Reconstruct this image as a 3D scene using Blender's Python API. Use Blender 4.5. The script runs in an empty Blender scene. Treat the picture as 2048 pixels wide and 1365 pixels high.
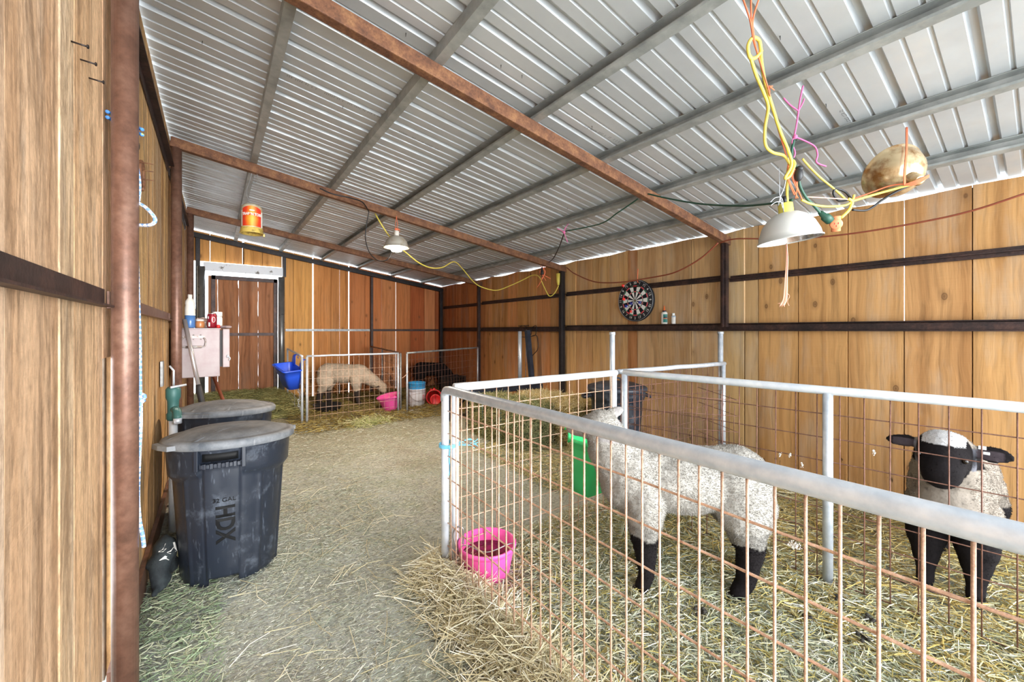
import bpy, bmesh, math, random
import numpy as np
from mathutils import Vector, Matrix, Quaternion, noise

SC = bpy.context.scene
COL = SC.collection
R = random.Random(7)
PI = math.pi

# ------------------------------------------------------------------ camera frame (2048 x 1365, focal length 800 px)
FPX, CXP, HORIZON, EYE = 800.0, 1024.0, 661.0, 1.25
YAW = math.radians(36.6)
CS, SN = math.cos(YAW), math.sin(YAW)

def pt(px, py, x=None, y=None, z=None, d=None):
    """the point of a plane (x=, y=, z= or depth d=) seen at a photograph pixel"""
    X = (px - CXP) / FPX
    V = (HORIZON - py) / FPX
    dx, dy = X * CS + SN, -X * SN + CS
    if d is None:
        if x is not None: d = x / dx
        elif y is not None: d = y / dy
        else: d = (z - EYE) / V
    return Vector((dx * d, dy * d, EYE + V * d))

# ------------------------------------------------------------------ mesh collector
def frame_of(t):
    t = Vector(t).normalized()
    a = Vector((0, 0, 1)) if abs(t.z) < 0.9 else Vector((1, 0, 0))
    u = t.cross(a).normalized()
    return u, u.cross(t).normalized(), t

class MB:
    def __init__(s):
        s.v, s.f, s.c, s.sm = [], [], [], []
        s.col = None
        s.smooth = True
    def add(s, vs, fs, M=None):
        n = len(s.v)
        for p in vs:
            s.v.append(tuple(M @ Vector(p)) if M is not None else tuple(p))
            s.c.append(s.col if s.col else (1, 1, 1, 1))
        for f in fs:
            s.f.append(tuple(i + n for i in f)); s.sm.append(s.smooth)
        return s
    def box(s, c, size, M=None):
        x, y, z = size[0] / 2, size[1] / 2, size[2] / 2
        vs = [(c[0] + a * x, c[1] + b * y, c[2] + d * z) for a in (-1, 1) for b in (-1, 1) for d in (-1, 1)]
        k, s.smooth = s.smooth, False
        s.add(vs, [(0, 1, 3, 2), (4, 6, 7, 5), (0, 4, 5, 1), (2, 3, 7, 6), (0, 2, 6, 4), (1, 5, 7, 3)], M)
        s.smooth = k
        return s
    def bbox(s, lo, hi, M=None):
        return s.box([(a + b) / 2 for a, b in zip(lo, hi)], [abs(b - a) for a, b in zip(lo, hi)], M)
    def beam(s, p0, p1, w, h, up=(0, 0, 1)):
        """rectangular bar from p0 to p1, w across, h along up"""
        p0, p1 = Vector(p0), Vector(p1)
        t = (p1 - p0).normalized(); u = Vector(up)
        sd = t.cross(u).normalized(); u = sd.cross(t).normalized()
        vs = [p + sd * a * w / 2 + u * b * h / 2 for p in (p0, p1) for a, b in ((-1, -1), (1, -1), (1, 1), (-1, 1))]
        k, s.smooth = s.smooth, False
        s.add(vs, [(3, 2, 1, 0), (4, 5, 6, 7), (0, 1, 5, 4), (1, 2, 6, 5), (2, 3, 7, 6), (3, 0, 4, 7)])
        s.smooth = k
        return s
    def tube(s, pts, r, seg=8, closed=False, cap=True):
        pts = [Vector(p) for p in pts]; n = len(pts)
        rr = r if isinstance(r, (list, tuple)) else [r] * n
        T = []
        for i in range(n):
            a = pts[(i - 1) % n] if (closed or i > 0) else pts[i]
            b = pts[(i + 1) % n] if (closed or i < n - 1) else pts[i]
            d = b - a
            T.append(d.normalized() if d.length > 1e-9 else Vector((0, 0, 1)))
        u, w, _ = frame_of(T[0])
        vs = []
        for i in range(n):
            if i:
                ax = T[i - 1].cross(T[i])
                if ax.length > 1e-8:
                    q = Quaternion(ax.normalized(), T[i - 1].angle(T[i]))
                    u, w = q @ u, q @ w
            for k in range(seg):
                a = 2 * PI * k / seg
                vs.append(pts[i] + (u * math.cos(a) + w * math.sin(a)) * rr[i])
        fs = []
        for i in range(n if closed else n - 1):
            j = (i + 1) % n
            for k in range(seg):
                l = (k + 1) % seg
                fs.append((i * seg + k, i * seg + l, j * seg + l, j * seg + k))
        if cap and not closed:
            fs.append(tuple(reversed(range(seg)))); fs.append(tuple((n - 1) * seg + k for k in range(seg)))
        s.add(vs, fs)
        return s
    def pipe(s, p0, p1, r, seg=12):
        return s.tube([p0, p1], r, seg)
    def lathe(s, prof, seg=32, M=None, cap0=False, cap1=False, a0=0.0, a1=None):
        vs, fs = [], []
        full = a1 is None
        m = seg if full else seg + 1
        for (r, z) in prof:
            for k in range(m):
                a = a0 + (2 * PI if full else a1 - a0) * k / seg
                vs.append((r * math.cos(a), r * math.sin(a), z))
        for i in range(len(prof) - 1):
            for k in range(seg):
                l = (k + 1) % m
                fs.append((i * m + k, i * m + l, (i + 1) * m + l, (i + 1) * m + k))
        if cap0: fs.append(tuple(reversed(range(m))))
        if cap1: fs.append(tuple((len(prof) - 1) * m + k for k in range(m)))
        s.add(vs, fs, M)
        return s
    def ball(s, c, r, M=None, seg=14, rings=9):
        rx, ry, rz = r if isinstance(r, (list, tuple)) else (r, r, r)
        prof_v, fs = [], []
        for i in range(1, rings):
            t = PI * i / rings
            for k in range(seg):
                a = 2 * PI * k / seg
                prof_v.append((c[0] + rx * math.sin(t) * math.cos(a), c[1] + ry * math.sin(t) * math.sin(a), c[2] - rz * math.cos(t)))
        b = len(prof_v); prof_v += [(c[0], c[1], c[2] - rz), (c[0], c[1], c[2] + rz)]
        for i in range(rings - 2):
            for k in range(seg):
                l = (k + 1) % seg
                fs.append((i * seg + k, i * seg + l, (i + 1) * seg + l, (i + 1) * seg + k))
        for k in range(seg):
            l = (k + 1) % seg
            fs.append((b, l, k)); fs.append((b + 1, (rings - 2) * seg + k, (rings - 2) * seg + l))
        s.add(prof_v, fs, M)
        return s
    def prism(s, poly, depth, M=None):
        """closed 2-D outline in x,y extruded along z"""
        n = len(poly)
        vs = [(a, b, 0) for a, b in poly] + [(a, b, depth) for a, b in poly]
        k, s.smooth = s.smooth, False
        s.add(vs, [tuple(reversed(range(n))), tuple(range(n, 2 * n))] + [(i, (i + 1) % n, (i + 1) % n + n, i + n) for i in range(n)], M)
        s.smooth = k
        return s
    def grid(s, P, close_u=False):
        """P[i][j] points"""
        n, m = len(P), len(P[0])
        vs = [p for row in P for p in row]; fs = []
        for i in range(n - 1):
            for j in range(m if close_u else m - 1):
                l = (j + 1) % m
                fs.append((i * m + j, i * m + l, (i + 1) * m + l, (i + 1) * m + j))
        s.add(vs, fs)
        return s
    def build(s, name, m, parent=None, bevel=0, solid=0, subsurf=0, loc=None):
        me = bpy.data.meshes.new(name)
        o = bpy.data.objects.new(name, me); COL.objects.link(o)
        off = Vector((0, 0, 0))
        if parent is not None:
            o.parent = parent; off = world_loc(parent)
        elif loc is not None:
            off = Vector(loc); o.location = off
        elif s.v:
            a = np.array(s.v)
            off = Vector(((a[:, 0].min() + a[:, 0].max()) / 2, (a[:, 1].min() + a[:, 1].max()) / 2, a[:, 2].min())); o.location = off
        me.from_pydata([(p[0] - off.x, p[1] - off.y, p[2] - off.z) for p in s.v], [], s.f)
        me.polygons.foreach_set('use_smooth', s.sm)
        ca = me.color_attributes.new('tint', 'FLOAT_COLOR', 'POINT')
        ca.data.foreach_set('color', np.array(s.c, dtype=np.float32).ravel())
        bm = bmesh.new(); bm.from_mesh(me); bmesh.ops.recalc_face_normals(bm, faces=bm.faces); bm.to_mesh(me); bm.free()
        if m is not None:
            for x in (m if isinstance(m, (list, tuple)) else [m]): me.materials.append(x)
        if solid:
            k = o.modifiers.new('s', 'SOLIDIFY'); k.thickness = solid; k.offset = 0
        if bevel:
            k = o.modifiers.new('b', 'BEVEL'); k.width = bevel; k.segments = 2; k.limit_method = 'ANGLE'
        if subsurf:
            k = o.modifiers.new('u', 'SUBSURF'); k.levels = subsurf; k.render_levels = subsurf
        return o

def world_loc(o):
    p = Vector((0, 0, 0))
    while o is not None:
        p += o.location; o = o.parent
    return p

def spline(P, n=8, closed=False):
    P = [Vector(p) for p in P]; out = []
    N = len(P)
    for i in range(N if closed else N - 1):
        if closed: a, b, c, d = P[i - 1], P[i], P[(i + 1) % N], P[(i + 2) % N]
        else: a, b, c, d = P[max(i - 1, 0)], P[i], P[i + 1], P[min(i + 2, N - 1)]
        for k in range(n):
            t = k / n
            out.append(0.5 * ((2 * b) + (c - a) * t + (2 * a - 5 * b + 4 * c - d) * t * t + (3 * b - a - 3 * c + d) * t ** 3))
    if not closed: out.append(P[-1])
    return out

def axes(o, x, y, z):
    """matrix with columns x, y, z and origin o"""
    x, y, z = Vector(x), Vector(y), Vector(z)
    return Matrix(((x.x, y.x, z.x, o[0]), (x.y, y.y, z.y, o[1]), (x.z, y.z, z.z, o[2]), (0, 0, 0, 1)))

def look_z(o, z, up=(0, 0, 1)):
    """local z towards z, local y as near as can be to up"""
    z = Vector(z).normalized(); u = Vector(up)
    x = u.cross(z)
    if x.length < 1e-6: x = Vector((1, 0, 0))
    x.normalize()
    return axes(o, x, z.cross(x), z)

# ------------------------------------------------------------------ tagging
def tag(o, label, cat, group=None, kind=None):
    o['label'] = label; o['category'] = cat
    if group: o['group'] = group
    if kind: o['kind'] = kind
    return o

def thing(name, label, cat, loc=(0, 0, 0), group=None):
    o = bpy.data.objects.new(name, None); COL.objects.link(o)
    o.location = loc; o.empty_display_size = 0.1
    return tag(o, label, cat, group)

def struct(o, label=None):
    o['kind'] = 'structure'
    if label: o['label'] = label
    return o

# ------------------------------------------------------------------ materials
def nodes_of(name):
    m = bpy.data.materials.new(name); m.use_nodes = True
    nt = m.node_tree
    return m, nt, nt.nodes['Principled BSDF']

def N(nt, t, **kw):
    n = nt.nodes.new(t)
    for k, v in kw.items(): setattr(n, k, v)
    return n

def L(nt, a, b): nt.links.new(a, b)

def noise_tex(nt, vec, scale, detail=4, rough=0.55, dist=0.0):
    n = N(nt, 'ShaderNodeTexNoise'); n.inputs['Scale'].default_value = scale
    n.inputs['Detail'].default_value = detail; n.inputs['Roughness'].default_value = rough; n.inputs['Distortion'].default_value = dist
    L(nt, vec, n.inputs['Vector'])
    return n

def ramp(nt, fac, stops):
    r = N(nt, 'ShaderNodeValToRGB'); e = r.color_ramp.elements
    while len(e) < len(stops): e.new(0.5)
    for i, (p, c) in enumerate(stops):
        e[i].position = p; e[i].color = c if len(c) == 4 else (*c, 1)
    L(nt, fac, r.inputs['Fac'])
    return r

def mixc(nt, fac, a, b, mode='MIX'):
    m = N(nt, 'ShaderNodeMix', data_type='RGBA', blend_type=mode)
    if isinstance(fac, (int, float)): m.inputs[0].default_value = fac
    else: L(nt, fac, m.inputs[0])
    for i, v in ((6, a), (7, b)):
        if isinstance(v, tuple): m.inputs[i].default_value = v if len(v) == 4 else (*v, 1)
        else: L(nt, v, m.inputs[i])
    return m.outputs[2]

def mapping(nt, vec, scale=(1, 1, 1), rot=(0, 0, 0), loc=None):
    m = N(nt, 'ShaderNodeMapping'); m.inputs['Scale'].default_value = scale; m.inputs['Rotation'].default_value = rot
    if loc is not None:
        if isinstance(loc, tuple): m.inputs['Location'].default_value = loc
        else: L(nt, loc, m.inputs['Location'])
    L(nt, vec, m.inputs['Vector'])
    return m.outputs[0]

def world_pos(nt):
    return N(nt, 'ShaderNodeNewGeometry').outputs['Position']

def bump(nt, bs, h, strength=0.3, dist=0.01):
    b = N(nt, 'ShaderNodeBump'); b.inputs['Strength'].default_value = strength; b.inputs['Distance'].default_value = dist
    L(nt, h, b.inputs['Height']); L(nt, b.outputs[0], bs.inputs['Normal'])

def srgb(r, g, b):
    f = lambda c: (c / 255 / 12.92) if c <= 10 else ((c / 255 + 0.055) / 1.055) ** 2.4
    return (f(r), f(g), f(b))

def simple(name, base, rough=0.5, metal=0.0, second=None, scale=12.0, lo=0.35, hi=0.65, bumps=0.0, spec=None, tinted=False, bscale=None):
    """one colour, optionally worn into a second one by noise of its own"""
    m, nt, bs = nodes_of(name)
    bs.inputs['Roughness'].default_value = rough; bs.inputs['Metallic'].default_value = metal
    if spec is not None: bs.inputs['Specular IOR Level'].default_value = spec
    bs.inputs['Base Color'].default_value = (*base, 1)
    P = N(nt, 'ShaderNodeTexCoord').outputs['Object']
    out = None
    if second:
        n = noise_tex(nt, P, scale, 6, 0.65)
        rr = ramp(nt, n.outputs['Fac'], [(lo, (0, 0, 0)), (hi, (1, 1, 1))])
        out = mixc(nt, rr.outputs[0], base, second)
    if tinted:
        a = N(nt, 'ShaderNodeAttribute'); a.attribute_name = 'tint'
        out = mixc(nt, 1.0, out if out is not None else (*base, 1), a.outputs['Color'], 'MULTIPLY')
    if out is not None: L(nt, out, bs.inputs['Base Color'])
    if bumps:
        n2 = noise_tex(nt, P, bscale or scale * 4, 5, 0.6)
        bump(nt, bs, n2.outputs['Fac'], bumps, 0.01)
    return m

def wood_mat(name, grain=0.5, knots=1.0, saw=0.3, grey=0.25, greycol=(0.42, 0.36, 0.29), stain=None, blotch=0.0):
    """rough boards that run along z; the 'tint' attribute carries each board's own colour, its alpha a random number"""
    m, nt, bs = nodes_of(name)
    bs.inputs['Roughness'].default_value = 0.75; bs.inputs['Specular IOR Level'].default_value = 0.25
    a = N(nt, 'ShaderNodeAttribute'); a.attribute_name = 'tint'
    mul = N(nt, 'ShaderNodeVectorMath', operation='SCALE'); mul.inputs[0].default_value = (17.0, 31.0, 43.0); L(nt, a.outputs['Alpha'], mul.inputs['Scale'])
    P = world_pos(nt)
    add = N(nt, 'ShaderNodeVectorMath', operation='ADD'); L(nt, P, add.inputs[0]); L(nt, mul.outputs[0], add.inputs[1])
    Q = add.outputs[0]
    # wavy grain: fine streaks along z, bent by a slow noise
    warp = noise_tex(nt, mapping(nt, Q, (1.5, 1.5, 0.9)), 1.6, 3, 0.5)
    wv = N(nt, 'ShaderNodeVectorMath', operation='MULTIPLY_ADD'); L(nt, warp.outputs['Color'], wv.inputs[0]); wv.inputs[1].default_value = (0.09, 0.09, 0.0); L(nt, Q, wv.inputs[2])
    g1 = noise_tex(nt, mapping(nt, wv.outputs[0], (38, 38, 0.9)), 1.0, 6, 0.6)
    g2 = noise_tex(nt, mapping(nt, wv.outputs[0], (9, 9, 0.55)), 1.0, 4, 0.55)
    r1 = ramp(nt, g1.outputs['Fac'], [(0.30, (1 - 0.55 * grain,) * 3), (0.52, (1, 1, 1)), (0.75, (1 + 0.2 * grain,) * 3)])
    r2 = ramp(nt, g2.outputs['Fac'], [(0.32, (1 - 0.5 * grain, 1 - 0.62 * grain, 1 - 0.74 * grain)), (0.55, (1, 1, 1)), (0.8, (1 + 0.12 * grain, 1 + 0.14 * grain, 1 + 0.18 * grain))])
    c = mixc(nt, 1.0, a.outputs['Color'], r1.outputs[0], 'MULTIPLY')
    c = mixc(nt, 1.0, c, r2.outputs[0], 'MULTIPLY')
    # weathering
    w = noise_tex(nt, mapping(nt, Q, (5, 5, 1.1)), 1.0, 5, 0.65)
    wr = ramp(nt, w.outputs['Fac'], [(0.5, (0, 0, 0)), (0.72, (grey,) * 3)])
    c = mixc(nt, wr.outputs[0], c, greycol)
    # knots
    if knots:
        v = N(nt, 'ShaderNodeTexVoronoi', feature='F1'); v.inputs['Scale'].default_value = 1.0
        L(nt, mapping(nt, Q, (6.0, 6.0, 3.6)), v.inputs['Vector'])
        sel = N(nt, 'ShaderNodeSeparateColor'); L(nt, v.outputs['Color'], sel.inputs[0])
        th = ramp(nt, sel.outputs[0], [(0.34, (0, 0, 0)), (0.36, (1, 1, 1))])
        kr = ramp(nt, v.outputs['Distance'], [(0.0, (0.9,) * 3), (0.055, (0.55,) * 3), (0.075, (0.85,) * 3), (0.10, (0.25,) * 3), (0.22, (0, 0, 0))])
        kf = mixc(nt, 1.0, kr.outputs[0], th.outputs[0], 'MULTIPLY')
        sc = N(nt, 'ShaderNodeMath', operation='MULTIPLY'); L(nt, kf, sc.inputs[0]); sc.inputs[1].default_value = knots
        c = mixc(nt, sc.outputs[0], c, (0.12, 0.055, 0.022))
    if blotch:      # torn, darkened patches of rough-sawn wood
        bl = noise_tex(nt, mapping(nt, Q, (11, 11, 2.2)), 1.0, 7, 0.75, 0.6)
        bf = ramp(nt, bl.outputs['Fac'], [(0.49, (0, 0, 0)), (0.56, (blotch * 0.6,) * 3), (0.70, (blotch,) * 3)])
        c = mixc(nt, bf.outputs[0], c, (0.20, 0.115, 0.06))
        fb = noise_tex(nt, mapping(nt, Q, (70, 70, 26)), 1.0, 4, 0.7)
        fr = ramp(nt, fb.outputs['Fac'], [(0.35, (0.80,) * 3), (0.6, (1.10,) * 3)])
        c = mixc(nt, 1.0, c, fr.outputs[0], 'MULTIPLY')
    if stain:       # splashed muck on the lower boards
        sx = N(nt, 'ShaderNodeSeparateXYZ'); L(nt, P, sx.inputs[0])
        mr = N(nt, 'ShaderNodeMapRange'); L(nt, sx.outputs['Z'], mr.inputs['Value']); mr.inputs['From Min'].default_value = stain; mr.inputs['From Max'].default_value = stain - 0.6; mr.inputs['To Max'].default_value = 0.25
        sn = noise_tex(nt, mapping(nt, P, (14, 14, 7)), 1.0, 6, 0.7)
        ad = N(nt, 'ShaderNodeMath', operation='ADD'); L(nt, sn.outputs['Fac'], ad.inputs[0]); L(nt, mr.outputs[0], ad.inputs[1])
        sf = ramp(nt, ad.outputs[0], [(0.74, (0, 0, 0)), (0.80, (0.85,) * 3)])
        c = mixc(nt, sf.outputs[0], c, (0.045, 0.026, 0.015))
    L(nt, c, bs.inputs['Base Color'])
    s1 = noise_tex(nt, mapping(nt, Q, (5, 5, 95), (0.12, 0.1, 0)), 1.0, 3, 0.5)
    h = N(nt, 'ShaderNodeMath', operation='MULTIPLY_ADD'); L(nt, s1.outputs['Fac'], h.inputs[0]); h.inputs[1].default_value = saw; L(nt, g1.outputs['Fac'], h.inputs[2])
    bump(nt, bs, h.outputs[0], 0.55, 0.006)
    return m

def rust_mat(name, a, b, c, scale=9, rough=0.72, metal=0.25):
    m, nt, bs = nodes_of(name)
    bs.inputs['Roughness'].default_value = rough; bs.inputs['Metallic'].default_value = metal
    P = world_pos(nt)
    n1 = noise_tex(nt, P, scale, 7, 0.7); n2 = noise_tex(nt, P, scale * 8, 4, 0.6)
    col = ramp(nt, n1.outputs['Fac'], [(0.3, a), (0.5, b), (0.72, c)]).outputs[0]
    sp = ramp(nt, n2.outputs['Fac'], [(0.3, (0.82,) * 3), (0.65, (1.08,) * 3)])
    col = mixc(nt, 1.0, col, sp.outputs[0], 'MULTIPLY')
    L(nt, col, bs.inputs['Base Color'])
    bump(nt, bs, n2.outputs['Fac'], 0.25, 0.004)
    return m

def galv_mat(name, a, b, rough=0.38, metal=0.55, scale=14):
    m, nt, bs = nodes_of(name)
    bs.inputs['Metallic'].default_value = metal
    P = world_pos(nt)
    n1 = noise_tex(nt, P, scale, 5, 0.6); n2 = noise_tex(nt, P, scale * 5, 3, 0.5)
    col = ramp(nt, n1.outputs['Fac'], [(0.35, a), (0.65, b)]).outputs[0]
    L(nt, col, bs.inputs['Base Color'])
    rr = ramp(nt, n2.outputs['Fac'], [(0.3, (rough * 0.8,) * 3), (0.7, (min(1, rough * 1.3),) * 3)])
    L(nt, rr.outputs[0], bs.inputs['Roughness'])
    return m

def tint_mat(name, rough=0.8, spec=0.2, trans=0.0):
    m, nt, bs = nodes_of(name)
    bs.inputs['Roughness'].default_value = rough; bs.inputs['Specular IOR Level'].default_value = spec
    a = N(nt, 'ShaderNodeAttribute'); a.attribute_name = 'tint'
    L(nt, a.outputs['Color'], bs.inputs['Base Color'])
    return m

def text_mesh(s, size, extrude=0.0005, spacing=1.0, bold=0.0):
    """lettering centred on the origin in x,y as (verts, faces)"""
    cu = bpy.data.curves.new('t', 'FONT'); cu.body = s; cu.size = size; cu.extrude = extrude; cu.offset = bold
    cu.align_x = 'CENTER'; cu.align_y = 'CENTER'; cu.space_character = spacing; cu.resolution_u = 3
    o = bpy.data.objects.new('t', cu); COL.objects.link(o)
    dg = bpy.context.evaluated_depsgraph_get(); dg.update()
    me = bpy.data.meshes.new_from_object(o.evaluated_get(dg))
    vs = [tuple(v.co) for v in me.vertices]; fs = [tuple(p.vertices) for p in me.polygons]
    bpy.data.objects.remove(o); bpy.data.meshes.remove(me); bpy.data.curves.remove(cu)
    return vs, fs

# ------------------------------------------------------------------ one smooth skin over many lumps
def fused(prims, voxel, smooth_it=6):
    """union of balls / tapered limbs as one closed smooth mesh -> (verts Nx3, faces)"""
    b = MB()
    for p in prims:
        if p[0] == 'ball': b.ball(p[1], p[2], p[3] if len(p) > 3 else None, 20, 14)
        else:
            _, p0, r0, p1, r1 = p
            p0, p1 = Vector(p0), Vector(p1); n = 5
            b.ball(p0, r0, None, 16, 12); b.ball(p1, r1, None, 16, 12)
            b.tube([p0.lerp(p1, k / n) for k in range(n + 1)], [r0 + (r1 - r0) * k / n for k in range(n + 1)], 16)
    me = bpy.data.meshes.new('f'); me.from_pydata(b.v, [], b.f)
    o = bpy.data.objects.new('f', me); COL.objects.link(o)
    bm = bmesh.new(); bm.from_mesh(me); bmesh.ops.recalc_face_normals(bm, faces=bm.faces); bm.to_mesh(me); bm.free()
    k = o.modifiers.new('r', 'REMESH'); k.mode = 'VOXEL'; k.voxel_size = voxel; k.use_smooth_shade = True
    k = o.modifiers.new('s', 'SMOOTH'); k.factor = 0.5; k.iterations = smooth_it
    dg = bpy.context.evaluated_depsgraph_get(); dg.update()
    e = bpy.data.meshes.new_from_object(o.evaluated_get(dg))
    V = np.empty(len(e.vertices) * 3, np.float32); e.vertices.foreach_get('co', V)
    F = [tuple(p.vertices) for p in e.polygons]
    bpy.data.objects.remove(o); bpy.data.meshes.remove(me); bpy.data.meshes.remove(e)
    return V.reshape(-1, 3), F

def raw_mesh(name, V, F, m, colors=None, smooth=True, parent=None, loc=(0, 0, 0)):
    """mesh straight from arrays (world coordinates)"""
    V = np.asarray(V, np.float32)
    off = np.array(world_loc(parent) if parent is not None else loc, np.float32)
    me = bpy.data.meshes.new(name)
    if isinstance(F, np.ndarray):
        k = F.shape[1]
        me.vertices.add(len(V)); me.vertices.foreach_set('co', (V - off).ravel())
        me.loops.add(F.size); me.loops.foreach_set('vertex_index', F.ravel().astype(np.int32))
        me.polygons.add(len(F)); me.polygons.foreach_set('loop_start', np.arange(0, F.size, k, dtype=np.int32))
        me.polygons.foreach_set('loop_total', np.full(len(F), k, np.int32))
        me.update(calc_edges=True)
    else:
        me.from_pydata((V - off).tolist(), [], F)
    me.polygons.foreach_set('use_smooth', [smooth] * len(me.polygons))
    if colors is not None:
        ca = me.color_attributes.new('tint', 'FLOAT_COLOR', 'POINT')
        c = np.ones((len(V), 4), np.float32); c[:, :3] = colors
        ca.data.foreach_set('color', c.ravel())
    if m: me.materials.append(m)
    o = bpy.data.objects.new(name, me); COL.objects.link(o)
    if parent is not None: o.parent = parent
    else: o.location = loc
    return o
# ------------------------------------------------------------------ materials of the shell
M = {}
M['wood_right'] = wood_mat('pine_boards', 0.55, 1.0, 0.25, 0.4, (0.50, 0.42, 0.33), 0.5)
M['wood_left'] = wood_mat('rough_sawn_boards', 0.6, 0.3, 0.7, 0.6, (0.50, 0.43, 0.35), None, 0.75)
M['wood_back'] = wood_mat('red_boards', 0.5, 0.9, 0.3, 0.2, (0.34, 0.22, 0.13), 0.95)
M['wood_door'] = wood_mat('door_boards', 0.75, 0.6, 0.3, 0.4, (0.19, 0.14, 0.105))
M['rust_post'] = rust_mat('rusty_pipe', srgb(100, 72, 60), srgb(124, 90, 75), srgb(140, 110, 95), 4.5, 0.42, 0.3)
M['rust_rafter'] = rust_mat('rusty_rafter', srgb(90, 60, 47), srgb(126, 86, 62), srgb(160, 116, 80), 14)
M['dark_steel'] = rust_mat('dark_steel', srgb(36, 30, 30), srgb(58, 44, 42), srgb(88, 62, 54), 8, 0.5, 0.4)
M['black_steel'] = rust_mat('black_steel', srgb(22, 22, 26), srgb(34, 31, 33), srgb(56, 46, 44), 8, 0.5, 0.4)
M['galv'] = galv_mat('galvanised_pipe', srgb(192, 201, 212), srgb(216, 222, 230), 0.38, 0.45, 26)
M['galv_light'] = galv_mat('bright_galvanised_pipe', srgb(214, 222, 232), srgb(236, 240, 244), 0.45, 0.25)
M['galv_dull'] = galv_mat('dull_galvanised', srgb(128, 132, 134), srgb(168, 170, 168), 0.5, 0.5)
M['purlin'] = galv_mat('purlin_zinc', srgb(150, 154, 152), srgb(186, 189, 186), 0.45, 0.4, 9)
M['sheet'] = galv_mat('roof_sheet', srgb(198, 201, 203), srgb(208, 211, 212), 0.44, 0.35, 3)
M['rustwire'] = rust_mat('rusty_wire', srgb(172, 132, 110), srgb(214, 176, 150), srgb(234, 204, 182), 30, 0.5, 0.2)
M['darkwire'] = rust_mat('dark_rusty_wire', srgb(96, 66, 56), srgb(126, 88, 74), srgb(150, 110, 94), 30, 0.6, 0.2)

def zb(x): return 2.633 - 0.1448 * (x + 0.235)        # underside of the rafters
def zroof(x): return zb(x) + 0.135                    # underside of the roof sheets
def fz(x, y):
    """dirt floor: level in front, creeping up towards the back, hay heaped by the back door"""
    z = 0.0
    if y > 2.2: z = 0.10 * min(1.0, (y - 2.2) / 4.0)
    if y > 6.1: z += 0.20 * min(1.0, (y - 6.1) / 1.4) * max(0.0, min(1.0, (1.15 - x) / 0.35))
    return z

BENTS = [1.80, 3.965, 6.10, 7.59]
XL, XR = -0.235, 3.79           # post centre lines
WL, WR, WB = -0.285, 3.85, 7.66 # inner faces of the boards
Y0 = -1.0                       # the open front
PUR = [0.259, 0.873, 1.483, 2.09, 2.716, 3.335]

# ------------------------------------------------------------------ floor
def soil():
    m, nt, bs = nodes_of('hay_strewn_dirt')
    bs.inputs['Roughness'].default_value = 0.95; bs.inputs['Specular IOR Level'].default_value = 0.1
    P = world_pos(nt)
    big = noise_tex(nt, P, 0.9, 4, 0.6)
    c = ramp(nt, big.outputs['Fac'], [(0.35, srgb(148, 151, 144)), (0.5, srgb(170, 174, 168)), (0.66, srgb(152, 149, 140))]).outputs[0]
    gr = noise_tex(nt, P, 2.3, 4, 0.65)
    gf = ramp(nt, gr.outputs['Fac'], [(0.5, (0, 0, 0)), (0.68, (0.55,) * 3)])
    c = mixc(nt, gf.outputs[0], c, srgb(140, 150, 128))
    sep = N(nt, 'ShaderNodeSeparateXYZ'); L(nt, P, sep.inputs[0])
    far = N(nt, 'ShaderNodeMapRange'); L(nt, sep.outputs['Y'], far.inputs['Value']); far.inputs['From Min'].default_value = 3.6; far.inputs['From Max'].default_value = 5.4
    far.inputs['To Max'].default_value = 0.8
    c = mixc(nt, far.outputs[0], c, srgb(136, 126, 92))
    hs = None
    for k, (ang, lo) in enumerate(((0.3, 0.60), (1.35, 0.61), (2.4, 0.6))):
        n = noise_tex(nt, mapping(nt, P, (24, 190, 1), (0, 0, ang)), 1.0, 2, 0.5, 0.4)
        f = ramp(nt, n.outputs['Fac'], [(lo, (0, 0, 0)), (lo + 0.05, (0.75,) * 3)])
        c = mixc(nt, f.outputs[0], c, (srgb(206, 202, 178), srgb(176, 176, 142), srgb(118, 116, 92))[k])
        hs = n.outputs['Fac'] if hs is None else hs
    fn = noise_tex(nt, P, 55, 5, 0.7)
    sp = ramp(nt, fn.outputs['Fac'], [(0.32, (0.55,) * 3), (0.5, (1, 1, 1)), (0.7, (1.25,) * 3)])
    c = mixc(nt, 1.0, c, sp.outputs[0], 'MULTIPLY')
    L(nt, c, bs.inputs['Base Color'])
    ad = N(nt, 'ShaderNodeMath', operation='ADD'); L(nt, fn.outputs['Fac'], ad.inputs[0]); L(nt, hs, ad.inputs[1])
    bump(nt, bs, ad.outputs[0], 0.7, 0.012)
    return m
M['soil'] = soil()
b = MB()
rows = []
for j in range(112):
    y = Y0 - 0.6 + j * 0.0845
    rows.append([(-0.6 + i * 0.0847, y, fz(-0.6 + i * 0.0847, y) + 0.012 * noise.noise((i * 0.3, j * 0.3, 1.0)) - 0.006) for i in range(58)])
b.grid(rows)
struct(b.build('floor', M['soil'], loc=(0, 0, 0)))

# ------------------------------------------------------------------ board walls
def tint(c, v=0.08):
    k = 1 + R.uniform(-v, v)
    return (c[0] * k, c[1] * k * (1 + R.uniform(-0.03, 0.03)), c[2] * k * (1 + R.uniform(-0.06, 0.06)), R.random())

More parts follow.
